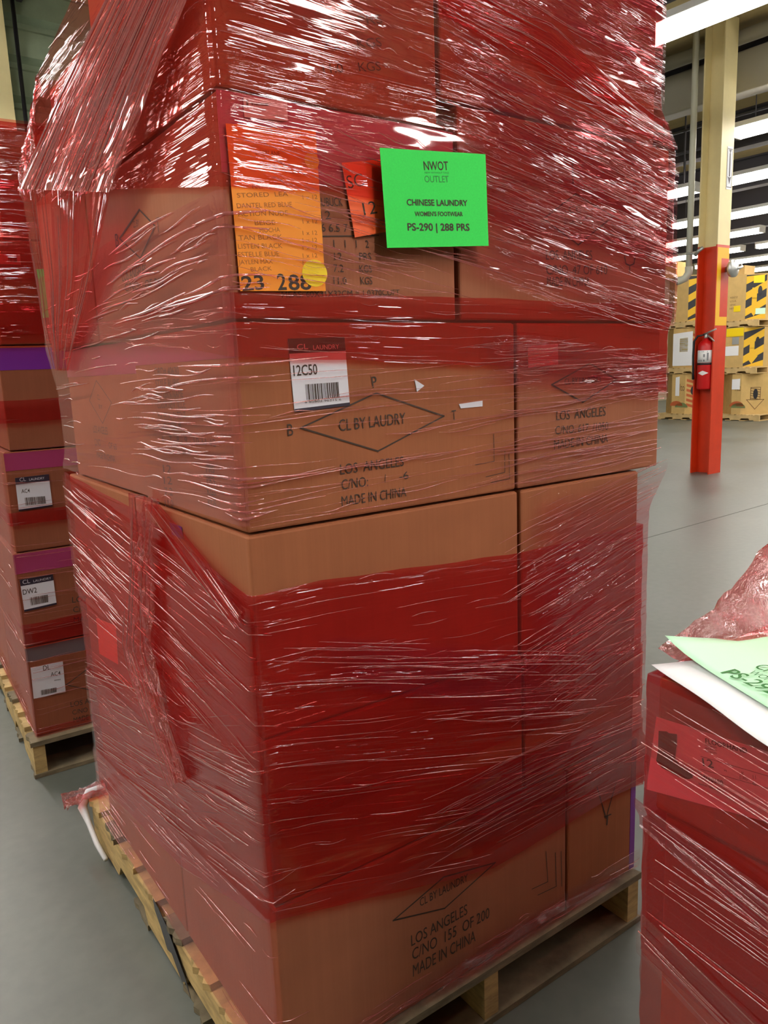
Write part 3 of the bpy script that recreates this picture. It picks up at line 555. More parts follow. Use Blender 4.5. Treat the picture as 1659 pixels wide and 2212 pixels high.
# ------------------------------------------------------------------ stretch wrap
def pl(pts, x):
    if x <= pts[0][0]: return pts[0][1]
    for (x0, y0), (x1, y1) in zip(pts, pts[1:]):
        if x <= x1: return y0 + (y1 - y0) * (x - x0) / max(1e-9, x1 - x0)
    return pts[-1][1]
class Wrap:
    """the outline of a stack of cartons at every height: a from a0 to eR(z), b from b0 to eL(z); film bridges steps between layers"""
    def __init__(s, load, layers, root): s.load, s.layers, s.root = load, layers, root; s.k = 0.75
    def env(s, z, i):
        return max(l[i] - s.k * max(0, l[0] - z, z - l[1]) for l in s.layers)
    def pt(s, u, z, d):
        aR, bL = s.env(z, 2) + d, s.env(z, 3) + d
        c = [(-d, bL), (-d, -d), (aR, -d), (aR, bL), (-d, bL)]
        i = min(3, int(u)); t = u - i
        a = c[i][0] + (c[i + 1][0] - c[i][0]) * t; b = c[i][1] + (c[i + 1][1] - c[i][1]) * t
        rr = 0.010                                                      # film rounds the upright edges
        if 0.9 < u < 1.1:
            e = min(1, abs(u - 1) / 0.012); q = rr * 0.45 * (1 - e) ** 2; a += q; b += q
        return s.load.P(a, b, z)
    def s2u(s, x): return 1 + x / 1.1 if x <= 0 else 1 + x / 1.0
    def band(s, hi, lo, m, d=0.006, nm='film_band', strands=0, slope=None, full=True, u0=0.0, u1=2.0, sr=0.0010, slen=(0.05, 0.3), amp=0.0015, sm=None, bias=0.0, seed=1, nv=None, srange=None, fade=0.0, edge=''):
        """hi / lo: lists of (s, z); s<0 along the left side, s>0 along the right side, metres from the near upright edge"""
        rnd = random.Random(seed); bm = bmesh.new(); uvl = bm.loops.layers.uv.new('UVMap'); thl = bm.verts.layers.float.new('thin')
        U = []
        for i in range(4):
            nn = 30 if i < 2 else 6
            U += [i + t / nn for t in range(nn)]
        U.append(4.0)
        U += [x for cc in (1.0, 2.0) for x in (cc - 0.012, cc - 0.006, cc - .003, cc + .003, cc + 0.006, cc + 0.012)] + [0.01, 3.99]
        U = sorted(set(round(x, 5) for x in U)); 
        if not full: U = [x for x in U if u0 < x < u1]; U = [u0] + U + [u1]
        hu = [(s.s2u(a), b) for a, b in hi]; lu = [(s.s2u(a), b) for a, b in lo]
        def zz(p, u):
            if u <= 2: return pl(p, u)
            t = (u - 2) / 2; return p[-1][1] + (p[0][1] - p[-1][1]) * t
        hmax = max(h - pl(lu, a) for a, h in hu); V = nv or max(3, min(44, int(hmax / 0.013)))
        grid = []; L = 0.0; prev = None; per = []
        for u in U:
            zm = zz(hu, u) * .5 + zz(lu, u) * .5; p = s.pt(u, zm, d)
            L += (Vector((p.x, p.y, 0)) - Vector((prev.x, prev.y, 0))).length if prev is not None else 0; prev = p; per.append(L)
            row = []
            for j in range(V + 1):
                zt, zb = zz(hu, u), zz(lu, u)
                ed = 0.004 * noise.noise(Vector((L * 9, seed * 3.1, 0))) 
                z = zb + (zt - zb) * j / V + (ed if j in (0, V) else 0)
                nz = noise.noise(Vector((L * 2.2, (z) * 30, seed * 1.7))) + 0.6 * noise.noise(Vector((L * 5, z * 70, seed * 2.3)))
                near = min(abs(u - c) for c in (0, 1, 2, 3, 4))
                v = bm.verts.new(s.pt(u, z, d + amp * (nz + 1.0))); row.append(v)
                if fade:
                    e = min((u - u0) / .12 if u0 > .01 and abs(u0 - 1) > .01 else 1, (u1 - u) / .12 if u1 < 1.98 and abs(u1 - 1) > .02 else 1, (j / V) / fade, (1 - j / V) / fade)
                    v[thl] = 1 - max(0, min(1, e + .25 * noise.noise(Vector((L * 14, z * 40, 3)))))
            grid.append(row)
        sl = 0.0
        for i in range(len(U) - 1):
            for j in range(V):
                f = bm.faces.new((grid[i][j], grid[i + 1][j], grid[i + 1][j + 1], grid[i][j + 1])); f.smooth = True
                for lp, (ii, jj) in zip(f.loops, ((i, j), (i + 1, j), (i + 1, j + 1), (i, j + 1))):
                    v = grid[ii][jj].co
                    if slope is None: vv = jj / V * hmax
                    else: vv = v.z - slope * per[ii]
                    lp[uvl].uv = (per[ii] + seed * 3.7, vv + seed * 1.3)
        for w_ in edge:                                                 # rolled edge of the film
            j = V if w_ == 'h' else 0; q = [grid[i][j].co.copy() + (grid[i][j].co - s.pt(U[i], grid[i][j].co.z, 0)).normalized() * .001 for i in range(len(U)) if U[i] < 1.999]
            nf = len(bm.faces); tube(bm, q, .0011, 5, False); bm.faces.ensure_lookup_table()
            for f in bm.faces[nf:]: f.material_index = 1; f.smooth = True
        if strands:                                                     # folded threads of film along the pull
            ua, ub = (u0, u1) if not full else (0.02, 1.985)
            if srange: ua, ub = srange
            for _ in range(strands):
                uc = rnd.uniform(ua, ub); ln = rnd.uniform(*slen) * rnd.uniform(.4, 1); v0 = rnd.random() ** (1 + bias); r = sr * rnd.uniform(.4, 1.1)
                pts, rs, n = [], [], max(4, int(ln / 0.04)); wob = rnd.uniform(-.006, .006)
                for q in range(n + 1):
                    t = q / n; u = uc + (t - .5) * ln / 1.05
                    if u < max(0.003, ua - .1) or u > min(1.997, ub + .1): continue
                    zt, zb = zz(hu, u), zz(lu, u)
                    z = zb + (zt - zb) * v0 if slope is None else (zz(lu, uc) + (zz(hu, uc) - zz(lu, uc)) * v0 + slope * (u - uc) * 1.05)
                    z += wob * math.sin(t * 3.1)
                    pts.append(s.pt(u, z, d + amp + .0012)); rs.append(max(.00012, r * math.sin(math.pi * (0.04 + .92 * t)) ** .6))
                if len(pts) > 2: 
                    nf = len(bm.faces); tube(bm, pts, rs, 5, False)
                    bm.faces.ensure_lookup_table()
                    for f in bm.faces[nf:]: f.material_index = 1; f.smooth = True
        return link(nm, bm, [m, sm or F_str], s.root)
    def patch(s, rows, m, nm='film_sheet', strands=0, nu=40, nw=24, amp=0.004, seed=1, sr=0.001, sm=None, fu=3.0, fv=45.0):
        """sheet through rows of (left,right) points in (b, z, a)-space on the left side; wrinkles run along the rows"""
        rnd = random.Random(seed); bm = bmesh.new(); uvl = bm.loops.layers.uv.new('UVMap')
        R = [(s.load.P(p[2], p[0], p[1]), s.load.P(q[2], q[0], q[1])) for p, q in rows]; n = len(R) - 1
        nrm = -s.load.a
        def at(t, w):
            i = min(n - 1, int(t * n)); f = t * n - i
            l = R[i][0].lerp(R[i + 1][0], f); r = R[i][1].lerp(R[i + 1][1], f); return l.lerp(r, w)
        grid = [[bm.verts.new(at(i / nu, j / nw) + nrm * amp * (noise.noise(Vector((i / nu * fu, j / nw * fv * .2, seed))) + .7 * noise.noise(Vector((i / nu * fu * 2, j / nw * fv * .5, seed + 9))))) for j in range(nw + 1)] for i in range(nu + 1)]
        Lu = (R[0][0] - R[-1][0]).length; Lw = max((a - b).length for a, b in R)
        for i in range(nu):
            for j in range(nw):
                f = bm.faces.new((grid[i][j], grid[i + 1][j], grid[i + 1][j + 1], grid[i][j + 1])); f.smooth = True
                for lp, (ii, jj) in zip(f.loops, ((i, j), (i + 1, j), (i + 1, j + 1), (i, j + 1))): lp[uvl].uv = (ii / nu * Lu + seed, jj / nw * Lw + seed)
        for _ in range(strands):
            w0 = rnd.random(); t0 = rnd.uniform(-.25, .6); t1 = t0 + rnd.uniform(.3, 1.1); pts, rs = [], []; r = sr * rnd.uniform(.4, 1.1); dw = rnd.uniform(-.03, .03)
            for q in range(13):
                t = max(0.0, min(1, t0 + (t1 - t0) * q / 12))
                pts.append(at(t, min(1, max(0, w0 + dw * q / 12))) + nrm * (amp * .8 + .002)); rs.append(max(.0002, r * math.sin(math.pi * (.05 + .9 * q / 12)) ** .5))
            pts2 = [pts[0]]; rs2 = [rs[0]]
            for p, r_ in zip(pts[1:], rs[1:]):
                if (p - pts2[-1]).length > .004: pts2.append(p); rs2.append(r_)
            if len(pts2) > 2:
                nf = len(bm.faces); tube(bm, pts2, rs2, 5, False); bm.faces.ensure_lookup_table()
                for f in bm.faces[nf:]: f.material_index = 1; f.smooth = True
        return link(nm, bm, [m, sm or F_str], s.root)
    def threads(s, n, zr, ur, slope, seed, slen=(.1, .5), sr=.0011, d=.006, nm='film_threads', sm=None):
        rnd = random.Random(seed); bm = bmesh.new()
        for _ in range(n):
            uc = rnd.uniform(*ur); ln = rnd.uniform(*slen); zc = rnd.uniform(*zr); pts, rs = [], []; r = sr * rnd.uniform(.4, 1.2); nn = max(5, int(ln / .03)); ph = rnd.uniform(0, 6)
            for q in range(nn + 1):
                t = q / nn; u = uc + (t - .5) * ln
                if u < .004 or u > 1.997: continue
                pts.append(s.pt(u, zc + slope * (u - uc) + .0035 * math.sin(ph + t * 5), d)); rs.append(max(.00015, r * math.sin(math.pi * (.03 + .94 * t)) ** .6))
            if len(pts) > 2: tube(bm, pts, rs, 5, False)
        return link(nm, bm, sm or F_str, s.root, True)
wr = root('stretch_wrap', MAIN.P(0, 0, .14), 0, 'pink and red stretch film wound round the tall carton stack', 'stretch film')
wr.location = (0, 0, 0)
LAY = [(.14, .497, .99, 1.09), (.499, .807, .975, 1.10), (.809, 1.153, .973, 1.125), (1.156, 1.479, 1.042, 1.07), (1.482, 1.80, 1.056, 1.155), (1.80, 1.845, 1.056, 1.155), (1.85, 2.05, 1.0, 1.0), (2.05, 2.2, 1.0, .94)]
W = Wrap(MAIN, LAY, wr)
# upper light red band (top layers down to mid height of the labelled carton)
W.band([(-1.1, 2.10), (-.5, 2.16), (0, 2.2), (1, 2.2)], [(-1.1, 1.85), (-.48, 1.762), (0, 1.664), (.17, 1.676), (.45, 1.66), (1.05, 1.60)], F_mid, .006, strands=60, seed=1, slope=-.03)
# deep red fold running down to the right
W.band([(.405, 2.03), (.668, 2.01), (.976, 1.893)], [(.403, 1.976), (.608, 1.942), (.871, 1.869), (.99, 1.84)], F_red, .0095, full=False, u0=1.41, u1=1.998, seed=2, strands=20)
# wrinkled film over the right-hand top cartons
W.band([(.41, 1.99), (.6, 1.93), (1.0, 1.83)], [(.41, 1.79), (.7, 1.70), (1.0, 1.58)], F_wr, .012, full=False, u0=1.405, u1=1.999, slope=-.20, strands=150, seed=3, sr=.0013, slen=(.04, .25), fade=.18)
W.band([(.41, 1.83), (.7, 1.72), (1.0, 1.66)], [(.41, 1.56), (.7, 1.50), (1.0, 1.46)], F_wr, .0145, full=False, u0=1.405, u1=1.999, slope=-.18, strands=160, seed=4, sr=.0012, slen=(.05, .32), fade=.18)
W.band([(.405, 2.19), (1.0, 2.19)], [(.405, 2.02), (.7, 2.0), (1.0, 1.90)], F_wr, .011, full=False, u0=1.41, u1=1.999, slope=-.16, strands=70, seed=14, sr=.0012, fade=.18)
W.band([(.06, 2.08), (.41, 1.99)], [(.06, 1.90), (.41, 1.84)], F_clear, .010, full=False, u0=1.03, u1=1.41, slope=-.1, strands=60, seed=15, sr=.0009, slen=(.02, .10), fade=.18)
# red band over the seam between the papers and the 12C50 carton
W.band([(-1.1, 1.55), (-.45, 1.515), (0, 1.522), (1.05, 1.517)], [(-1.1, 1.51), (-.45, 1.47), (0, 1.43), (.25, 1.413), (.58, 1.393), (1.05, 1.322)], F_red2, .008, strands=90, seed=5, slen=(.05, .3), sr=.0009)
W.band([(.5, 1.47), (1.05, 1.40)], [(.5, 1.36), (1.05, 1.30)], F_wr, .011, full=False, u0=1.46, u1=1.999, slope=.02, strands=90, seed=16, sr=.0010, fade=.18)
# pale film over the left side of the upper cartons
W.band([(-1.1, 1.67), (0, 1.66)], [(-1.1, 1.17), (0, 1.17)], F_haze, .0105, full=False, u0=.0, u1=1.012, strands=70, seed=6, slope=.03, sr=.0022, slen=(.05, .35))
W.threads(46, (1.18, 1.42), (.62, 1.0), .02, 31, (.08, .35), .0024, .013)
W.threads(26, (1.50, 1.66), (.55, 1.0), .05, 36, (.08, .3), .0030, .014)
W.threads(40, (1.17, 1.40), (1.02, 1.6), .03, 32, (.08, .6), .0009, .005)
W.threads(60, (1.16, 1.34), (1.55, 1.98), .06, 33, (.08, .4), .0011, .006)
W.threads(50, (1.52, 1.66), (1.02, 1.45), -.14, 34, (.05, .25), .0009, .008)
W.threads(50, (1.67, 1.78), (1.04, 1.42), -.16, 35, (.03, .18), .0010, .010)
# lower red bands
W.band([(-1.11, 1.158), (-.5, 1.127), (0, 1.06), (.133, 1.059), (.589, 1.028), (.976, 1.03)], [(-1.1, .60), (-.4, .60), (.017, .644), (.67, .631), (.982, .609)], F_red, .007, strands=120, seed=7, slope=None, slen=(.05, .3))
W.band([(-1.119, .80), (-.349, .80), (0, .93), (.698, .80), (.979, .74)], [(-1.072, .314), (-.429, .423), (.021, .637), (.67, .43), (.999, .372)], F_mid, .010, strands=110, seed=8, slen=(.1, .5))
W.band([(-1.1, .60), (-.384, .64), (.014, .722), (.5, .60), (.99, .55)], [(-1.097, .245), (-.446, .346), (.011, .489), (.501, .364), (.876, .386), (.996, .38)], F_red2, .013, strands=80, seed=9, slen=(.1, .4))
W.band([(.596, 1.155), (.98, 1.165)], [(.592, .658), (.982, .609)], F_wr, .015, full=False, u0=1.592, u1=1.999, slope=.22, strands=170, seed=10, sr=.0012, slen=(.05, .3), fade=.18)
W.band([(.10, .98), (.72, .80)], [(.10, .90), (.72, .60)], F_wr, .018, full=False, u0=1.12, u1=1.72, slope=-.25, strands=45, seed=11, sr=.0012, slen=(.1, .5), fade=.18)
W.band([(.4, .60), (.99, .62)], [(.4, .44), (.99, .39)], F_wr, .018, full=False, u0=1.4, u1=1.999, slope=.03, strands=60, seed=12, sr=.0010, slen=(.1, .4), fade=.18)
W.band([(-1.1, 1.15), (0, 1.04)], [(-1.1, .82), (0, .74)], F_mid, .012, full=False, u0=0, u1=1.0, slope=-.12, strands=130, seed=13, sr=.0014, slen=(.08, .4))
W.band([(-1.1, .62), (0, .80)], [(-1.1, .18), (0, .50)], F_clear, .017, full=False, u0=0, u1=1.0, slope=.22, strands=110, seed=17, sr=.0018, slen=(.08, .45), fade=.18)
# bottom hem
W.band([(-1.1, .36), (0, .50)], [(-1.1, .148), (0, .142)], F_haze, .020, full=False, u0=0, u1=1.0, strands=40, seed=18)
W.band([(0, .20), (.4, .21), (.99, .20)], [(0, .142), (.99, .142)], F_clear, .008, full=False, u0=1.0, u1=1.999, strands=60, seed=19, slen=(.05, .2), fade=.18)
W.band([(.30, .19), (.6, .20), (.95, .17)], [(.30, .142), (.95, .142)], F_crump, .012, full=False, u0=1.3, u1=1.95, seed=20, amp=.004, fade=.18)
# sheet of film pulled down over the far upper corner, drawn into threads
W.patch([((.29, 2.06, -.012), (-.03, 1.95, -.016)), ((.66, 1.95, -.045), (.16, 1.84, -.034)), ((1.005, 1.858, -.062), (.36, 1.725, -.050))], F_curt, strands=120, seed=21, sr=.0020, nw=50, nu=30, amp=.005)
W.patch([((1.005, 1.858, -.062), (.36, 1.725, -.050)), ((1.04, 1.66, -.04), (.575, 1.605, -.034)), ((1.06, 1.54, -.03), (.78, 1.50, -.026)), ((1.03, 1.43, -.024), (.90, 1.426, -.024))], F_red, strands=30, seed=22, sr=.0014, nu=40)
# bunched upright fold of film on the left side
W.patch([((.47, 1.175, -.034), (.335, 1.175, -.02)), ((.50, 1.0, -.04), (.40, 1.0, -.03)), ((.62, .80, -.036), (.44, .85, -.03)), ((.40, .56, -.03), (.30, .62, -.028))], F_crump, strands=14, seed=23, amp=.012, fv=30)
W.patch([((.40, 1.16, -.03), (.33, 1.165, -.022)), ((.2, 1.08, -.03), (.1, 1.09, -.024)), ((.02, 1.00, -.02), (.005, 1.03, -.016))], F_red, strands=8, seed=24, sr=.0014)
# crumples at the corners
W.patch([((1.16, 2.0, .0), (.88, 2.09, -.02)), ((1.18, 1.93, -.03), (.92, 1.98, -.035)), ((1.17, 1.86, -.02), (.96, 1.9, -.03))], F_crump, seed=26, amp=.012)

# papers on the tall stack (each one loose sheet)
FRm = lambda s, z, h: MAIN.P(s, -h, z)
def paper(nm, q, lift, m, label, cat='paper', face=FRm, group=None):
    bm = bmesh.new(); sheet(bm, q, face, lift, .0005); o = link(nm, bm, m); return tag(o, label, cat, group)
o = paper('packing_list', Mk['orange_Q'][0][1], .0035, M_orange, 'orange handwritten list sheet under the film left of the bright green sign')
printing(o, Mk['orange_H'], FRm, M_hand, 'handwriting', lift=.0043); printing(o, Mk['orange_M'], FRm, M_ink, 'marker_numbers', lift=.0043, bold=.02)
for i, kq in enumerate(('yel1', 'yel2')):
    q = Mk[kq][0][1]; cx = sum(p[0] for p in q) / 4; cz = sum(p[1] for p in q) / 4; rx = abs(q[1][0] - q[0][0]) * .55
    bm = bmesh.new(); polysheet(bm, [(cx + rx * math.cos(t * math.pi / 12), cz + rx * .9 * math.sin(t * math.pi / 12)) for t in range(24)], FRm, .0046, .0003); link('yellow_dot_sticker', bm, M_yel, o)
o = paper('carton_number_card', Mk['card_Q'][0][1], .0035, M_card_red, 'red-orange card lettered SC 12 partly hidden behind the bright green sign')
printing(o, Mk['card_T'], FRm, M_ink, 'lettering', lift=.0043)
o = paper('green_paper_sign', Mk['green_Q'][0][1], .0275, M_green, 'bright green paper sign reading CHINESE LAUNDRY PS-290 on the tall stack', 'sign')
printing(o, Mk['green_T'], FRm, M_ink, 'lettering', lift=.0285, bold=.008); printing(o, Mk['green_G'], FRm, M_greyprint, 'faint_lettering', lift=.0285)

# ------------------------------------------------------------------ left-hand pallet
G2 = 'cartons on the left wrapped pallet'
pallet(LEFT, -.03, 1.0, -.04, 1.15, 0, 'wooden pallet with a split corner block under the left wrapped carton stack', None)
fLPz = [.14, .482, .823, 1.175, 1.528, 1.868, 2.211]
labs = [('bottom carton with a plain white AC4 label on the left wrapped pallet', [('R', M_gtape, .285, .335)]),
        ('carton with the label DW2 on the left wrapped pallet', [('R', M_tape2, .265, .335)]),
        ('carton with a dark-topped AC4 label, above the carton labelled DW2', [('R', M_tape2, .285, .345)]),
        ('left pallet carton with a bright purple band of tape at its top edge', [('R', M_tape, .27, .343)]),
        ('left pallet carton with a small white barcode label near its top', None),
        ('topmost front carton on the left wrapped pallet', None)]
xo = [-.012, -.012, 0.0, .02, .035, .08]
LFR = []
for i in range(6):
    x = xo[i]
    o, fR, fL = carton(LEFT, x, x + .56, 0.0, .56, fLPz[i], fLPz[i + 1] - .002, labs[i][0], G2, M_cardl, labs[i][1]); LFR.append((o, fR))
    carton(LEFT, x + .564, x + 1.0, 0.0, .56, fLPz[i], fLPz[i + 1] - .002, 'carton in the left pallet stack mostly hidden by the tall stack', G2 + ', hidden ones')
    carton(LEFT, x, x + .56, .564, 1.10, fLPz[i], fLPz[i + 1] - .002, 'carton at the back of the left pallet stack', G2 + ', back ones')
def lp(i, sk, tk, bk, wk=None, hd=None, ft=None):
    o, fR = LFR[i]; s = sticker(o, Mk[sk][0][1], fR, .0022, hd, ft)
    if tk: printing(s, Mk[tk], fR, M_ink, 'printing', lift=.0032, bold=.006)
    bm = bmesh.new(); barcode(bm, Mk[bk][0][1], fR, .0032); link('barcode', bm, M_ink, s)
    if wk: printing(s, Mk[wk], fR, M_lab, 'header_lettering', lift=.0036)
lp(0, 'lp_S3', 'lp_S3T', 'lp_S3B'); lp(1, 'lp_S2', 'lp_S2T', 'lp_S2B', 'lp_S2W', .2, .06); lp(2, 'lp_S1', 'lp_S1T', 'lp_S1B', 'lp_S1W', .2, .05); lp(4, 'lp_S5', None, 'lp_S5B')
printing(LFR[0][0], Mk['lp1'], LFR[0][1]); printing(LFR[1][0], Mk['lp2'], LFR[1][1]); printing(LFR[5][0], Mk['lp6'], LFR[5][1])
bm = bmesh.new(); FL2 = lambda s, z, h: LEFT.P(s, -h, z); sheet(bm, Mk['lp_green'][0][1], FL2, .030, .0005)
tag(link('green_paper_sign', bm, M_green), 'sliver of bright green paper on the left wrapped pallet', 'sign')
wl = root('stretch_wrap', (0, 0, 0), 0, 'pink and red stretch film round the left carton stack', 'stretch film')
W2 = Wrap(LEFT, [(fLPz[i], fLPz[i + 1] - .002, xo[i] + 1.0, 1.10) for i in range(6)], wl)
kw = dict(slen=(.1, .5), sr=.0012)
def b2(z0, z1, m, d, n, seed): W2.band([(-1.1, z1), (0, z1), (1, z1 + .01)], [(-1.1, z0), (0, z0), (1, z0 + .01)], m, d, strands=n, seed=seed, **kw)
b2(2.02, 2.235, F_mid, .008, 40, 51); b2(1.74, 2.05, F_red, .010, 30, 52); b2(1.53, 1.90, F_mid, .013, 20, 53); b2(1.56, 1.66, F_red, .016, 10, 54)
b2(1.27, 1.345, F_red, .008, 12, 55); b2(.92, .965, F_red, .008, 12, 56); b2(.485, .565, F_red, .008, 12, 57); b2(.142, .17, F_mid, .008, 12, 58)
W2.band([(-1.1, 1.6), (0, 1.6)], [(-1.1, .145), (0, .145)], F_haze, .012, full=False, u0=0, u1=1.004, strands=70, seed=59, slen=(.1, .4), sr=.002)
W2.threads(70, (.15, 1.2), (1.0, 1.6), 0.0, 60, (.1, .5), .0011, .006)
W2.threads(30, (1.9, 2.15), (1.0, 1.6), -.1, 61, (.1, .4), .0016, .012)
# film folded over the top
bm = bmesh.new(); uvl = bm.loops.layers.uv.new('UVMap'); n = 26
gr = [[bm.verts.new(LEFT.P(-.02 + 1.1 * i / n, -.02 + 1.14 * j / n, 2.225 + .035 * (noise.noise(Vector((i * .35, j * .35, 1))) + .4) * min(1, min(i, j, n - i, n - j) / 3))) for j in range(n + 1)] for i in range(n + 1)]
for i in range(n):
    for j in range(n):
        f = bm.faces.new((gr[i][j], gr[i + 1][j], gr[i + 1][j + 1], gr[i][j + 1])); f.smooth = True
        for lpp, (a_, b_) in zip(f.loops, ((i, j), (i + 1, j), (i + 1, j + 1), (i, j + 1))): lpp[uvl].uv = (a_ * .04, b_ * .04)
link('film_cover', bm, F_red, wl)

# ------------------------------------------------------------------ right-hand pallet
G3 = 'cartons on the right wrapped pallet'
pallet(RIGHT, -.02, 1.0, -1.18, .02, 0, 'wooden pallet under the low wrapped stack in the right foreground', None)
zt = 1.0
RL = [(.14, .39), (.392, .625), (.628, .808), (.811, zt)]
off = [.012, .03, .028, 0.0]
nmz = ['bottom', 'second from bottom', 'third from bottom', 'top']
for i, (z0, z1) in enumerate(RL):
    x = off[i] * .35
    o, fR, fL = carton(RIGHT, x, .45, -.42, -off[i] * .3, z0, z1, ['lowest carton at the far end of the right foreground stack', 'brown carton below the dark red film in the right foreground stack', 'carton under the shiny fold, below the boot carton', 'boot carton with a pink FLOORHAND label and boot picture'][i], G3)
    if i == 3:
        s = sticker(o, Mk['rp_S'][0][1], fL, .0012, body=M_white, nm='boot_label')
        bm = bmesh.new(); bt = Mk['rp_boot'][0][1]; polysheet(bm, bt[:7] + bt[14:], fL, .0026, .0003); polysheet(bm, [bt[6], bt[7], bt[8], bt[9], bt[10], bt[11], bt[12], bt[13], bt[14]], fL, .0026, .0003); link('boot_picture', bm, plain('brown_boot_print', srgb(90, 40, 22), .7), s)
        printing(s, Mk['rp_T'], fL, M_ink, 'printing', lift=.0034)
    carton(RIGHT, x, .45, -1.15, -.424, z0, z1, 'carton at the near end of the right foreground stack', G3 + ', near end')
    carton(RIGHT, .454, .98, -.55, -off[i] * .3, z0, z1, 'carton on the far side of the right foreground stack', G3 + ', far side')
wrr = root('stretch_wrap', (0, 0, 0), 0, 'red stretch film round the low stack in the right foreground', 'stretch film')
# local frame for its wrap: left face only is seen; near corner lies behind the viewer's right
RW = Load(RIGHT.P(0, -1.15, 0), A, B, RZ)
W3 = Wrap(RW, [(.14, .39, .98, 1.15), (.392, .625, .98, 1.145), (.628, .808, .98, 1.145), (.811, zt, .98, 1.152)], wrr)
def b3(h0, h1, l0, l1, m, d, n, seed, sl=None, sr=.0011): W3.band([(-1.15, h0), (0, h1), (1, h1)], [(-1.15, l0), (0, l1), (1, l1)], m, d, strands=n, seed=seed, sr=sr, slen=(.15, .7), slope=sl, srange=(.02, .95))
b3(1.0, 1.0, .61, .42, F_red, .006, 26, 71, -.16)
b3(.80, .70, .60, .40, F_red2, .010, 30, 72)
W3.band([(-1.15, .835), (-.5, .70), (0, .6)], [(-1.15, .80), (-.5, .60), (0, .48)], F_wr, .014, full=False, u0=0, u1=1, strands=40, seed=73, sr=.0014, slen=(.15, .7))
W3.band([(-1.15, .68), (-.5, .47), (0, .35)], [(-1.15, .615), (-.5, .36), (0, .25)], F_clear, .014, full=False, u0=0, u1=1, strands=40, seed=74, sr=.0014, slen=(.2, .8))
b3(.64, .5, .145, .145, F_mid, .009, 8, 75)
W3.band([(-1.15, 1.0), (-.5, .94), (0, .9)], [(-1.15, .9), (-.5, .82), (0, .78)], F_clear, .012, full=False, u0=0, u1=1, strands=26, seed=76, sr=.0012, slen=(.2, .8), slope=-.22)
bm = bmesh.new(); uvl = bm.loops.layers.uv.new('UVMap')
gr = [[bm.verts.new(RIGHT.P(-.005 + 1.0 * i / 20, .005 - 1.15 * j / 20, zt + .0022)) for j in range(21)] for i in range(21)]
for i in range(20):
    for j in range(20):
        f = bm.faces.new((gr[i][j], gr[i + 1][j], gr[i + 1][j + 1], gr[i][j + 1]))
        for lpp, (a_, b_) in zip(f.loops, ((i, j), (i + 1, j), (i + 1, j + 1), (i, j + 1))): lpp[uvl].uv = (a_ * .05, b_ * .055)
link('film_cover', bm, F_red, wrr)
# crumple of film gathered on the top along the far edge
bm = bmesh.new(); uvl = bm.loops.layers.uv.new('UVMap'); nu, nv = 90, 64
def heap(i, j):
    u, v = i / nu, j / nv
    a = .05 + .93 * u; b = .035 - .42 * v
    pp = (a - .058) * .34 + (b - .03) * .94; qq = (a - .058) * .94 - (b - .03) * .34 - .216
    prof = max(0, min(1, max(pp + .02, qq) / .05)) * max(.25, min(1, (a - .02) / .25))
    h = .006 + .10 * prof * math.sin(math.pi * (0.30 + .70 * v)) ** .7 * (0.8 + .5 * noise.noise(Vector((u * 5, v * 3, 4))))
    h += prof * (.028 * abs(noise.noise(Vector((u * 16, v * 11, 7)))) + .016 * abs(noise.noise(Vector((u * 38, v * 27, 3)))))
    return RIGHT.P(a, b + .012 * noise.noise(Vector((u * 12, 3, v * 5))), zt + max(.004, h))
gr = [[bm.verts.new(heap(i, j)) for j in range(nv + 1)] for i in range(nu + 1)]
for i in range(nu):
    for j in range(nv):
        f = bm.faces.new((gr[i][j], gr[i + 1][j], gr[i + 1][j + 1], gr[i][j + 1])); f.smooth = True
        for lpp, (a_, b_) in zip(f.loops, ((i, j), (i + 1, j), (i + 1, j + 1), (i, j + 1))): lpp[uvl].uv = (a_ * .010, b_ * .0075)
link('bunched_film', bm, F_crump, wrr)
# loose papers on top
def top_sheet(nm, org, dx, dy, wd, hg, z, m, label, curl=.02, droop=0.0):
    """sheet lying flat: dx, dy unit vectors in (a,b)"""
    bm = bmesh.new(); n = 16
    def pt(i, j):
        u, v = i / n, j / n
        a = org[0] + dx[0] * wd * u + dy[0] * hg * v; b = org[1] + dx[1] * wd * u + dy[1] * hg * v
        zz = z + curl * max(0, 1 - u * 2.6) ** 2 * max(0, 1 - v * 2.0) - droop * max(0, -a) ** 1.2 + .004 * math.sin(u * 5 + v * 2) ** 2
        return RIGHT.P(a, b, zz)
    gr = [[bm.verts.new(pt(i, j)) for j in range(n + 1)] for i in range(n + 1)]
    for i in range(n):
        for j in range(n): bm.faces.new((gr[i][j], gr[i + 1][j], gr[i + 1][j + 1], gr[i][j + 1])).smooth = True
    o = link(nm, bm, m); md = o.modifiers.new('thickness', 'SOLIDIFY'); md.thickness = .0004; md.offset = 1
    return tag(o, label, 'paper'), pt
th = rad(22); dx = (-math.sin(th), -math.cos(th)); dy = (math.cos(th), -math.sin(th))
o, _ = top_sheet('paper_sheet', (.004, .012), (-.40, -.916), (.916, -.40), .33, .20, zt + .005, M_white, 'white paper sheet under the pale green paper on the right stack' , .004)
o, gp = top_sheet('paper_notice', (.058, .030), (-.34, -.94), (.94, -.34), .34, .216, zt + .009, M_mint, 'pale green paper marked PS-292 lying on the right foreground stack', .022)
tx = rad(13); tdx = Vector((-math.sin(tx), -math.cos(tx), 0)); tdy = Vector((math.cos(tx), -math.sin(tx), 0))
bm = bmesh.new()
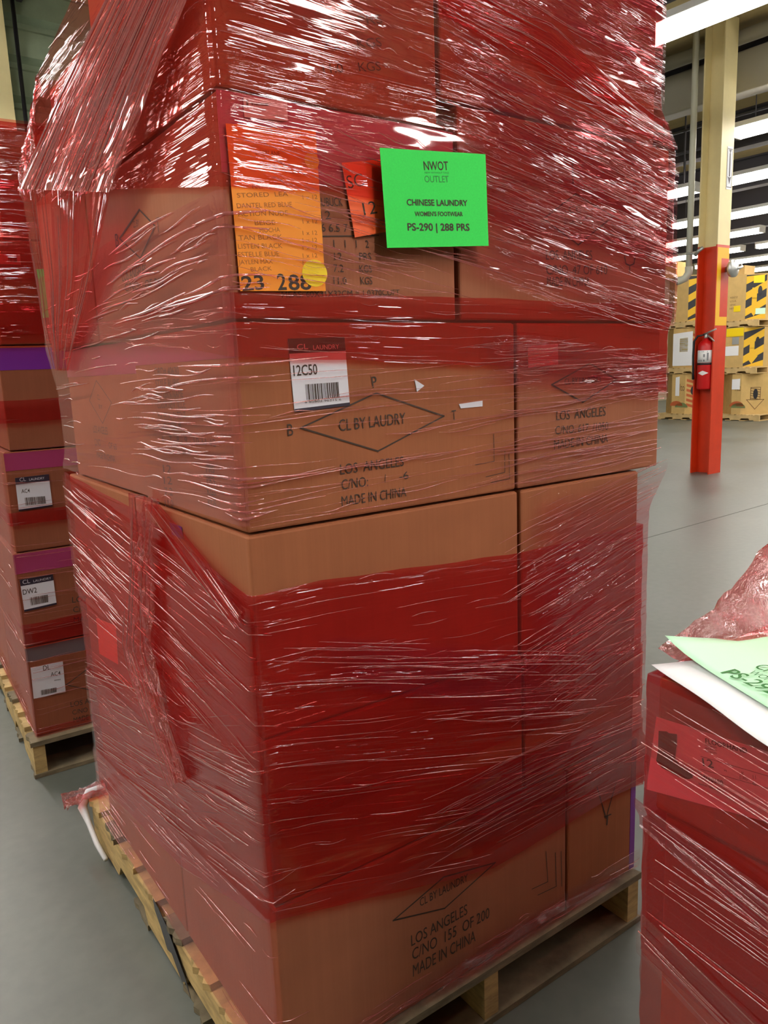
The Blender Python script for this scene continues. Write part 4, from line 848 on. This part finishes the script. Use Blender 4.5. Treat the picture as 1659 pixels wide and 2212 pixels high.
for s, a0, b0, wd, hg, bo in (('PS-292 | 144 PRS', .032, -.067, .19, .024, .01), ("WOMEN'S FOOTWEAR", .056, -.088, .13, .013, .0), ('CHINESE LAUNDRY', .078, -.083, .17, .021, .01)):
    v, f = text2d(s, bo)
    vs = []
    for x, y in v:
        a = a0 + tdx.x * wd * x + tdy.x * hg * y; b = b0 + tdx.y * wd * x + tdy.y * hg * y
        vs.append(bm.verts.new(RIGHT.P(a, b, zt + .0158)))
    for q in f:
        try: bm.faces.new([vs[i] for i in q])
        except ValueError: pass
link('lettering', bm, M_greenink, o)

# ------------------------------------------------------------------ bits around the tall pallet's back left corner
cb = MAIN.P(-.075, 1.2, 0)
bm = bmesh.new(); uvl = bm.loops.layers.uv.new('UVMap'); n = 12
gr = [[bm.verts.new(MAIN.P(.03 - .125 * i / n, 1.235 + .09 * (j / n - .5) * (1 - .5 * math.sin(i / n * 3)), .15 + .012 * noise.noise(Vector((i * .8, j * .8, 2))) - .0 * i + .018 * math.sin(j / n * 9))) for j in range(n + 1)] for i in range(n + 1)]
for i in range(n):
    for j in range(n):
        f = bm.faces.new((gr[i][j], gr[i + 1][j], gr[i + 1][j + 1], gr[i][j + 1])); f.smooth = True
        for lpp, (a_, b_) in zip(f.loops, ((i, j), (i + 1, j), (i + 1, j + 1), (i, j + 1))): lpp[uvl].uv = (a_ * .02, b_ * .02)
tag(link('film_scrap', bm, F_crump), 'crumpled pink tail of film sticking out beside the pallet corner', 'film scrap')
bm = bmesh.new(); tube(bm, [MAIN.P(.03, 1.245, .155), MAIN.P(-.02, 1.245, .153), MAIN.P(-.045, 1.23, .12), MAIN.P(-.042, 1.18, .09), MAIN.P(-.038, 1.12, .05), MAIN.P(-.034, 1.05, .035)], [.011, .013, .014, .008, .008, .007], 8)
tag(link('white_strap', bm, M_cord, smooth=True), 'white plastic strap twisted over the pallet corner beside the pink film scrap', 'strap')
bm = bmesh.new(); pts = [(.64, .15), (.60, .146), (.55, .13), (.44, .06), (.42, .028), (.45, .05), (.47, .035), (.53, .07), (.56, .06), (.60, .10), (.63, .12)]
prism(bm, [MAIN.P(-.0255, b, z) for b, z in pts], A * .001)
tag(link('black_plastic_scrap', bm, M_black), 'torn black plastic scrap hanging on the side of the main pallet', 'plastic scrap')

# ------------------------------------------------------------------ steel column, extinguisher, conduit
cc = Vector((3.95, 9.22, 0))
def colmesh(z0, z1, g=0.0):
    bm = bmesh.new()
    box(bm, 0 - g, .25 + g, 0 - g, .016 + g, z0, z1); box(bm, 0 - g, .25 + g, .234 - g, .25 + g, z0, z1); box(bm, .119 - g, .131 + g, .016, .234, z0, z1); return bm
M_op = plain('orange_red_paint', srgb(214, 58, 20), .4, var=.10, scale=5)
M_cp = plain('cream_paint', srgb(236, 220, 165), .5, var=.05, scale=4)
o = root('steel_column', cc, RZ, 'H-shaped steel column, orange-red below and cream above, in the aisle', 'column'); o['kind'] = 'structure'
link('painted_base', colmesh(0, 2.67), M_op, o); link('cream_shaft', colmesh(2.67, HC - .01), M_cp, o)
M_ytape = plain('yellow_tape', srgb(248, 190, 20), .5)
bm = bmesh.new(); box(bm, .01, .09, -.0015, 0, 1.76, 2.64); box(bm, .09, .245, -.0015, 0, 2.52, 2.64); box(bm, .09, .245, -.0015, 0, 1.76, 1.86); link('yellow_tape', bm, M_ytape, o)
# arrow sign
so = root('arrow_sign', cc + A * .175 + B * -.001 + Vector((0, 0, 3.28)), RZ, 'small white sign with a downward arrow high on the cream column', 'sign')
bm = bmesh.new(); box(bm, -.055, .055, -.003, 0, 0, .46); link('panel', bm, M_white, so)
bm = bmesh.new(); t = .008
for q in (((-.05, .02), (.05, .02), (.05, .028), (-.05, .028)), ((-.05, .432), (.05, .432), (.05, .44), (-.05, .44)), ((-.05, .02), (-.042, .02), (-.042, .44), (-.05, .44)), ((.042, .02), (.05, .02), (.05, .44), (.042, .44)), ((-.015, .14), (.015, .14), (.015, .39), (-.015, .39)), ((-.035, .14), (0, .05), (.035, .14), (0, .13)), ((-.03, .43), (0, .38), (.03, .43), (0, .43))):
    bm.faces.new([bm.verts.new((x, -.0036, z)) for x, z in q])
link('arrow', bm, plain('sign_dark_print', (.08, .07, .09, 1), .5), so)
# extinguisher
ex = root('fire_extinguisher', cc + A * .03 + B * .115 + Vector((0, 0, 1.02)), RZ, 'red fire extinguisher hanging on the orange-red column', 'fire extinguisher')
M_exr = plain('extinguisher_red', srgb(205, 22, 26), .3)
bm = bmesh.new(); lathe(bm, [(.075, 0), (.088, .006), (.09, .02), (.09, .50), (.084, .535), (.062, .565), (.03, .58), (.026, .60)], 28); link('cylinder', bm, M_exr, ex, True)
bm = bmesh.new(); lathe(bm, [(.0912, .315), (.0912, .46)], 28); link('label', bm, M_white, ex, True)
bm = bmesh.new(); lathe(bm, [(.0925, .29), (.0925, .312)], 28); link('bracket_strap', bm, M_black, ex, True)
bm = bmesh.new(); lathe(bm, [(.022, .60), (.026, .61), (.022, .655), (.012, .66)], 14); link('valve', bm, M_steel, ex, True)
bm = bmesh.new(); tube(bm, [(-.01, .03, .645), (-.03, -.07, .675), (-.03, -.14, .70)], [.012, .011, .009], 8); link('handle', bm, M_steel, ex, True)
bm = bmesh.new(); tube(bm, [(-.01, -.02, .635), (-.03, -.08, .60), (-.03, -.12, .56)], [.011, .010, .008], 8); link('lever', bm, M_steel, ex, True)
bm = bmesh.new(); tube(bm, [(-.02, .02, .64), (-.05, .08, .63), (-.07, .115, .57), (-.07, .12, .40), (-.06, .12, .20), (-.055, .118, .12)], [.012, .012, .013, .013, .013, .016], 10); link('hose', bm, M_black, ex, True)
# white diamond badge and small label pictures, wrapped on the curved body
def oncyl(x, z, r=.0918):
    t = math.pi + x / .09; return (r * math.cos(t + .25), r * math.sin(t + .25), z)
bm = bmesh.new()
for sgn in (-1, 1):
    for k in range(4):
        x0, x1 = sgn * .065 * k / 4, sgn * .065 * (k + 1) / 4; h0, h1 = .028 * (1 - k / 4), .028 * (1 - (k + 1) / 4)
        vs = [oncyl(x0, .195 + h0), oncyl(x1, .195 + h1)] + ([oncyl(x1, .195 - h1)] if h1 > 0 else []) + [oncyl(x0, .195 - h0)]
        bm.faces.new([bm.verts.new(v) for v in vs])
link('diamond_badge', bm, M_white, ex)
bm = bmesh.new()
for x, z, w_, h_ in ((-.06, .438, .05, .012), (.0, .438, .05, .012), (-.06, .33, .015, .02), (-.03, .33, .015, .02), (.0, .33, .018, .022), (.04, .34, .02, .09), (.0, .38, .02, .035)):
    bm.faces.new([bm.verts.new(oncyl(a_, b_, .0922)) for a_, b_ in ((x, z), (x + w_, z), (x + w_, z + h_), (x, z + h_))])
link('label_printing', bm, plain('label_grey_print', (.25, .25, .27, 1), .6), ex)
bm = bmesh.new(); box(bm, .06, .09, -.04, .04, .25, .7); link('wall_bracket', bm, M_op, ex)
# conduit pipe with elbow
cp = root('conduit_pipe', cc + B * .38 + A * .03, RZ, 'white vertical pipe with an elbow end beside the cream column', 'pipe')
M_cond = plain('pale_grey_pipe', srgb(205, 206, 190), .45)
bm = bmesh.new(); tube(bm, [(0, 0, 2.42), (0, 0, HC)], .036, 14); link('pipe', bm, M_cond, cp, True)
bm = bmesh.new(); tube(bm, [(0, 0, 2.47), (0, 0, 2.40), (-.02, .03, 2.34), (-.05, .09, 2.315), (-.06, .12, 2.31)], [.044, .044, .045, .044, .046], 14); link('elbow', bm, M_cond, cp, True)
bm = bmesh.new(); tube(bm, [(.0, .045, 2.62), (-.04, 0, 2.62), (0, -.06, 2.61), (.02, -.14, 2.60)], .012, 8); tube(bm, [(-.03, -.1, 2.585), (-.04, -.15, 2.63), (-.03, -.2, 2.66)], .022, 8); link('pipe_clamp', bm, M_steel, cp, True)
# horn on the flange
hb = root('alarm_horn', cc + A * .2 + Vector((0, 0, 2.40)), RZ, 'round grey metal horn on the edge of the orange-red column', 'alarm')
bm = bmesh.new()
lathe(bm, [(.03, 0), (.035, .05), (.095, .06), (.10, .075), (.10, .10), (.06, .11), (.02, .125)], 24); bmesh.ops.rotate(bm, verts=bm.verts, matrix=Matrix.Rotation(math.pi / 2, 3, 'X')); link('bell', bm, M_steel, hb, True)
bm = bmesh.new(); tube(bm, [(0, -.1, 0), (.05, -.13, 0), (.12, -.12, .02), (.16, -.08, .05)], .016, 8); link('bracket', bm, M_steel, hb, True)
# hanging tags below the second row
ht = root('hanging_tag', HW(9.66, 4.55, 3.72), RZW, 'pair of small tan cards hanging under the second row of lights', 'tag')
for k, x in enumerate((-.05, .06)):
    bm = bmesh.new(); prism(bm, [(-.002, x - .06, 0), (-.002, x + .06, 0), (-.002, x + .06, .12), (-.002, x - .06, .12)], (.004, 0, 0)); link('card', bm, M_bin, ht)
bm = bmesh.new(); tube(bm, [(0, -.05, .12), (0, .0, .30)], .008, 6); tube(bm, [(0, .06, .12), (0, .03, .30)], .008, 6); link('string', bm, M_cord, ht)
# hanger rods under the ceiling
for i, (e1, e2, z0) in enumerate(((10.9, 6.9, 3.9), (10.9, 6.55, 3.9), (13.5, 8.0, 3.95), (10.9, 3.7, 3.85))):
    bm = bmesh.new(); tube(bm, [HW(e1, e2, z0), HW(e1, e2, HC)], .012, 6)
    tag(link('hanger_rod', bm, M_dark), ['leftmost thin vertical hanger rod under the ceiling beside the wrapped stack', 'thin hanger rod between the leftmost rod and the white pipe', 'far thin hanger rod behind the white pipe', 'thin hanger rod right of the cream column'][i], 'hanger rod', 'ceiling hanger rods')

# ------------------------------------------------------------------ produce bins on pallets beyond the column
M_bk = plain('bin_black_print', (.03, .03, .035, 1), .7); M_by = plain('bin_yellow_print', srgb(228, 180, 40), .7)
M_bo = plain('bin_rust_print', srgb(190, 95, 50), .7); M_bg = plain('bin_green_print', srgb(120, 130, 80), .7); M_bbr = plain('bin_brown_print', srgb(110, 80, 45), .7)
BW, BD, BC = 1.15, 1.0, .30
def bin_(base, rz, h, label, art, chamf=.30, wd=1.05, dp=1.0):
    """octagonal bulk bin; local -x is the long plain side, -x/-y corner the printed chamfer"""
    o = root('produce_bin', base, rz, label, 'produce bin', 'produce bins beyond the column'); c = chamf
    P = [(0, c), (c, 0), (dp - c, 0), (dp, c), (dp, wd - c), (dp - c, wd), (c, wd), (0, wd - c)]
    bm = bmesh.new(); t = .02
    Q = [(x + (t if x < dp / 2 else -t), y + (t if y < wd / 2 else -t)) for x, y in P]
    n = 8
    ao = [bm.verts.new((x, y, 0)) for x, y in P]; bo_ = [bm.verts.new((x, y, h)) for x, y in P]; ai = [bm.verts.new((x, y, .02)) for x, y in Q]; bi = [bm.verts.new((x, y, h)) for x, y in Q]
    for i in range(n):
        j = (i + 1) % n
        bm.faces.new((ao[i], ao[j], bo_[j], bo_[i])); bm.faces.new((ai[j], ai[i], bi[i], bi[j])); bm.faces.new((bo_[i], bo_[j], bi[j], bi[i]))
    bm.faces.new(ao[::-1]); bm.faces.new(ai); bmesh.ops.recalc_face_normals(bm, faces=bm.faces)
    link('body', bm, M_bin, o)
    front = lambda s, z, l: Vector((-l, wd - c - s, z))                 # s from the far end to the chamfer edge
    d = Vector((c, -c, 0)).normalized(); nn = Vector((-1, -1, 0)).normalized(); L = c * math.sqrt(2)
    ch = lambda s, z, l: Vector((0, c, z)) + d * s + nn * l
    def poly(face, pts, m, nm, lift=.003):
        bm = bmesh.new(); bm.faces.new([bm.verts.new(face(a, b, lift)) for a, b in pts]); return link(nm, bm, m, o)
    FW = wd - 2 * c
    if 'stripes' in art:
        poly(ch, [(0.005, .02), (L - .005, .02), (L - .005, h - .02), (.005, h - .02)], M_bk, 'black_print_panel', .002)
        bm = bmesh.new(); y = -.25
        while y < h:
            q = [(.006, y), (L - .006, y + L * .55), (L - .006, y + L * .55 + .16), (.006, y + .16)]
            q = [(a, min(h - .02, max(.02, b))) for a, b in q]
            if q[2][1] - q[1][1] > .01 or q[3][1] - q[0][1] > .01: bm.faces.new([bm.verts.new(ch(a, b, .004)) for a, b in q])
            y += .33
        link('yellow_stripes', bm, M_by, o)
        x = L * .42; ar = [(x - .05, .46 * h), (x - .05, .7 * h), (x + .05, .7 * h), (x + .05, .46 * h)]
        bm = bmesh.new()
        for pts in (ar, [(x - .13, .28 * h), (x, .08 * h), (x + .13, .28 * h), (x + .05, .27 * h), (x + .05, .48 * h), (x - .05, .48 * h), (x - .05, .27 * h)]): bm.faces.new([bm.verts.new(ch(a, b, .006)) for a, b in pts])
        link('down_arrow', bm, M_by, o)
        bm = bmesh.new(); bm.faces.new([bm.verts.new(ch(x + .11 + .045 * math.cos(t * .3927), .62 * h + .11 * math.sin(t * .3927), .007)) for t in range(16)]); link('hand_hole', bm, M_black, o)
    if 'arrow' in art:
        x = L * .5; bm = bmesh.new()
        for pts in ([(x - .10, .36 * h), (x + .10, .36 * h), (x + .10, .66 * h), (x - .10, .66 * h)], [(x - .18, .36 * h), (x, .12 * h), (x + .18, .36 * h)]): put_marks(bm, [('l', pts + [pts[0]], .012, {})], ch, .004)
        for k in range(5): put_marks(bm, [('l', [(x - .10, (.40 + .06 * k) * h), (x + .10, (.36 + .06 * k) * h)], .014, {})], ch, .004)
        link('down_arrow', bm, M_bbr, o)
        bm = bmesh.new(); bm.faces.new([bm.verts.new(ch(x + .05 * math.cos(t * .3927), .5 * h + .11 * math.sin(t * .3927), .006)) for t in range(16)]); link('hand_hole', bm, M_black, o)
    if 'rust' in art:
        bm = bmesh.new(); y = .06
        while y < .72 * h:
            bm.faces.new([bm.verts.new(ch(a, b, .003)) for a, b in ((.03, y + .12), (L * .8, y), (L * .8, y + .06), (.03, y + .18))]); y += .11
        link('rust_stripes', bm, M_bo, o)
        bm = bmesh.new(); bm.faces.new([bm.verts.new(ch(L * .35 + .06 * math.cos(t * .3927), .58 * h + .1 * math.sin(t * .3927), .006)) for t in range(16)]); link('hand_hole', bm, M_black, o)
    if 'melon' in art:
        for cx_, cz_, m in ((.12, .2, M_bo), (FW * .75, .16, M_bg)):
            bm = bmesh.new(); bm.faces.new([bm.verts.new(front(cx_ + .16 * math.cos(t * math.pi / 10), cz_ * h + .11 * math.sin(t * math.pi / 10), .003)) for t in range(11)]); link('fruit_print', bm, m, o)
        bm = bmesh.new(); put_marks(bm, [('t', 'Alto', (FW * .35, .58 * h), (FW * .95, .58 * h), .16, {})], front, .003); link('lettering', bm, M_bbr, o)
    if 'lines' in art:
        bm = bmesh.new()
        for k, s_ in enumerate(('PRODUCT OF', 'U.S.A.', 'CARTONS', 'NET')): put_marks(bm, [('t', s_, (FW * .25, (.50 - .08 * k) * h), (FW * (.62 - .05 * k), (.50 - .08 * k) * h), .035, {})], front, .003)
        link('lettering', bm, M_bbr, o)
    for nm, m, fx, fz, w_, h_ in [a for a in art if isinstance(a, tuple)]:
        face = ch if fx > 1 else front; xx = (fx - 1) * L if fx > 1 else fx * FW
        bm = bmesh.new(); q = [(xx, fz * h + h_), (xx + w_, fz * h + h_ * 1.05), (xx + w_, fz * h), (xx, fz * h)]; sheet(bm, q, face, .008, .001); link(nm, bm, m, o)
    return o
def crumple_flaps(o, h, wd=1.15, dp=1.0):
    pass
RB_ = Vector((7.87, 16.87, 0)); LB_ = Vector((6.98, 17.72, 0))
CH = .34
def stack(cn, names, arts, hs, chs, pl_labels):
    """cn: floor point of the edge between the plain side and the printed chamfer"""
    z = 0.0
    for i in range(3):
        c = chs[i]; base = cn - E2 * c
        ld = Load(base, E1, E2, RZW)
        pallet(ld, -.02, 1.02, -.015, 1.065, z, pl_labels[i], 'pallets under the produce bins', (M_bin_wood, M_bin_wood))
        z += .14; bin_(base + Vector((0, 0, z)), RZW, hs[i], names[i], arts[i], c); z += hs[i] + .003
    return z
M_bin_wood = plain('pale_pallet_wood', srgb(205, 175, 120), .8, var=.2, scale=4)
stack(RB_ + E2 * -.0, ['bottom bin lettered Alto right of the orange column', 'middle bin with black and yellow stripes right of the orange column', 'top bin with black and yellow stripes right of the orange column'],
      [['melon', 'arrow', ('white_label', M_white, .0, .62, .18, .22)], ['stripes', ('yellow_sticker', M_yel, .15, .78, .38, .17), ('white_label', M_white, .12, .30, .30, .2), ('grey_sticker', M_steel, .45, .58, .15, .15)], ['stripes', 'lines', ('yellow_sticker', M_yel, .45, .2, .15, .12), ('yellow_tag', M_yel, 1.35, .80, .22, .15), ('white_label', M_mint, 1.5, .12, .2, .12)]],
      [.87, .85, .95], [.42, .30, .30], ['pallet on the floor under the bin lettered Alto', 'pallet between the lettered bottom bin and the striped middle bin, right of the column', 'pallet under the top striped bin right of the column'])
stack(LB_, ['bottom bin with rust stripes and fruit print left of the orange column', 'middle bin with a pale label and rust stripes left of the orange column', 'top bin with black and yellow stripes left of the orange column'],
      [['melon', 'rust', ('white_label', M_white, .28, .45, .10, .42)], ['rust', ('pale_label', M_white, .0, .05, .48, .72), ('yellow_sticker', M_yel, .5, .4, .2, .3)], ['stripes']],
      [.90, .88, 1.0], [.36, .36, .36], ['pallet on the floor under the bin with fruit print', 'pallet between the two rust-striped bins left of the column', 'pallet under the top striped bin left of the column'])
# further stacks behind
for i, (e1, e2) in enumerate(((19.2, 6.2), (20.4, 8.2), (18.6, 4.2))):
    z = 0
    for j in range(3):
        ld = Load(HW(e1, e2), E1, E2, RZW); pallet(ld, -.02, 1.02, -.015, 1.065, z, 'pallet in the row of bins further back', 'pallets of the further bins', (M_bin_wood, M_bin_wood)); z += .14
        bin_(HW(e1, e2, z), RZW, .92, 'plain produce bin in the row further back', [], .3); z += .923
# cartons thrown on top of the bins
for i, (p, w_, h_, lab) in enumerate(((LB_ + E2 * .5 + E1 * .3, .5, .35, 'loose carton on top of the bins left of the orange column'), (RB_ + E2 * .25 + E1 * .4, .45, .22, 'flattened carton heap on top of the bins right of the column'))):
    ld = Load(p, E1, E2, RZW); carton(ld, 0, w_, 0, w_ * .8, 3.23 if i == 0 else 3.11, (3.23 if i == 0 else 3.11) + h_, lab, None, M_bin)

# cream post at the far left, against the panel partition
bm = bmesh.new(); box(bm, 1.8, 2.20, 8.24, 8.32, 0, HC - .01); o = struct('trim_90', bm, M_cp); o.rotation_euler = (0, 0, RZW)
bm = bmesh.new(); tube(bm, [HW(2.30, 8.27, 0.0), HW(2.30, 8.27, HC)], .02, 8); tag(link('cable', bm, M_black, smooth=True), 'dark vertical cable on the grey-green panels beside the cream post', 'cable')
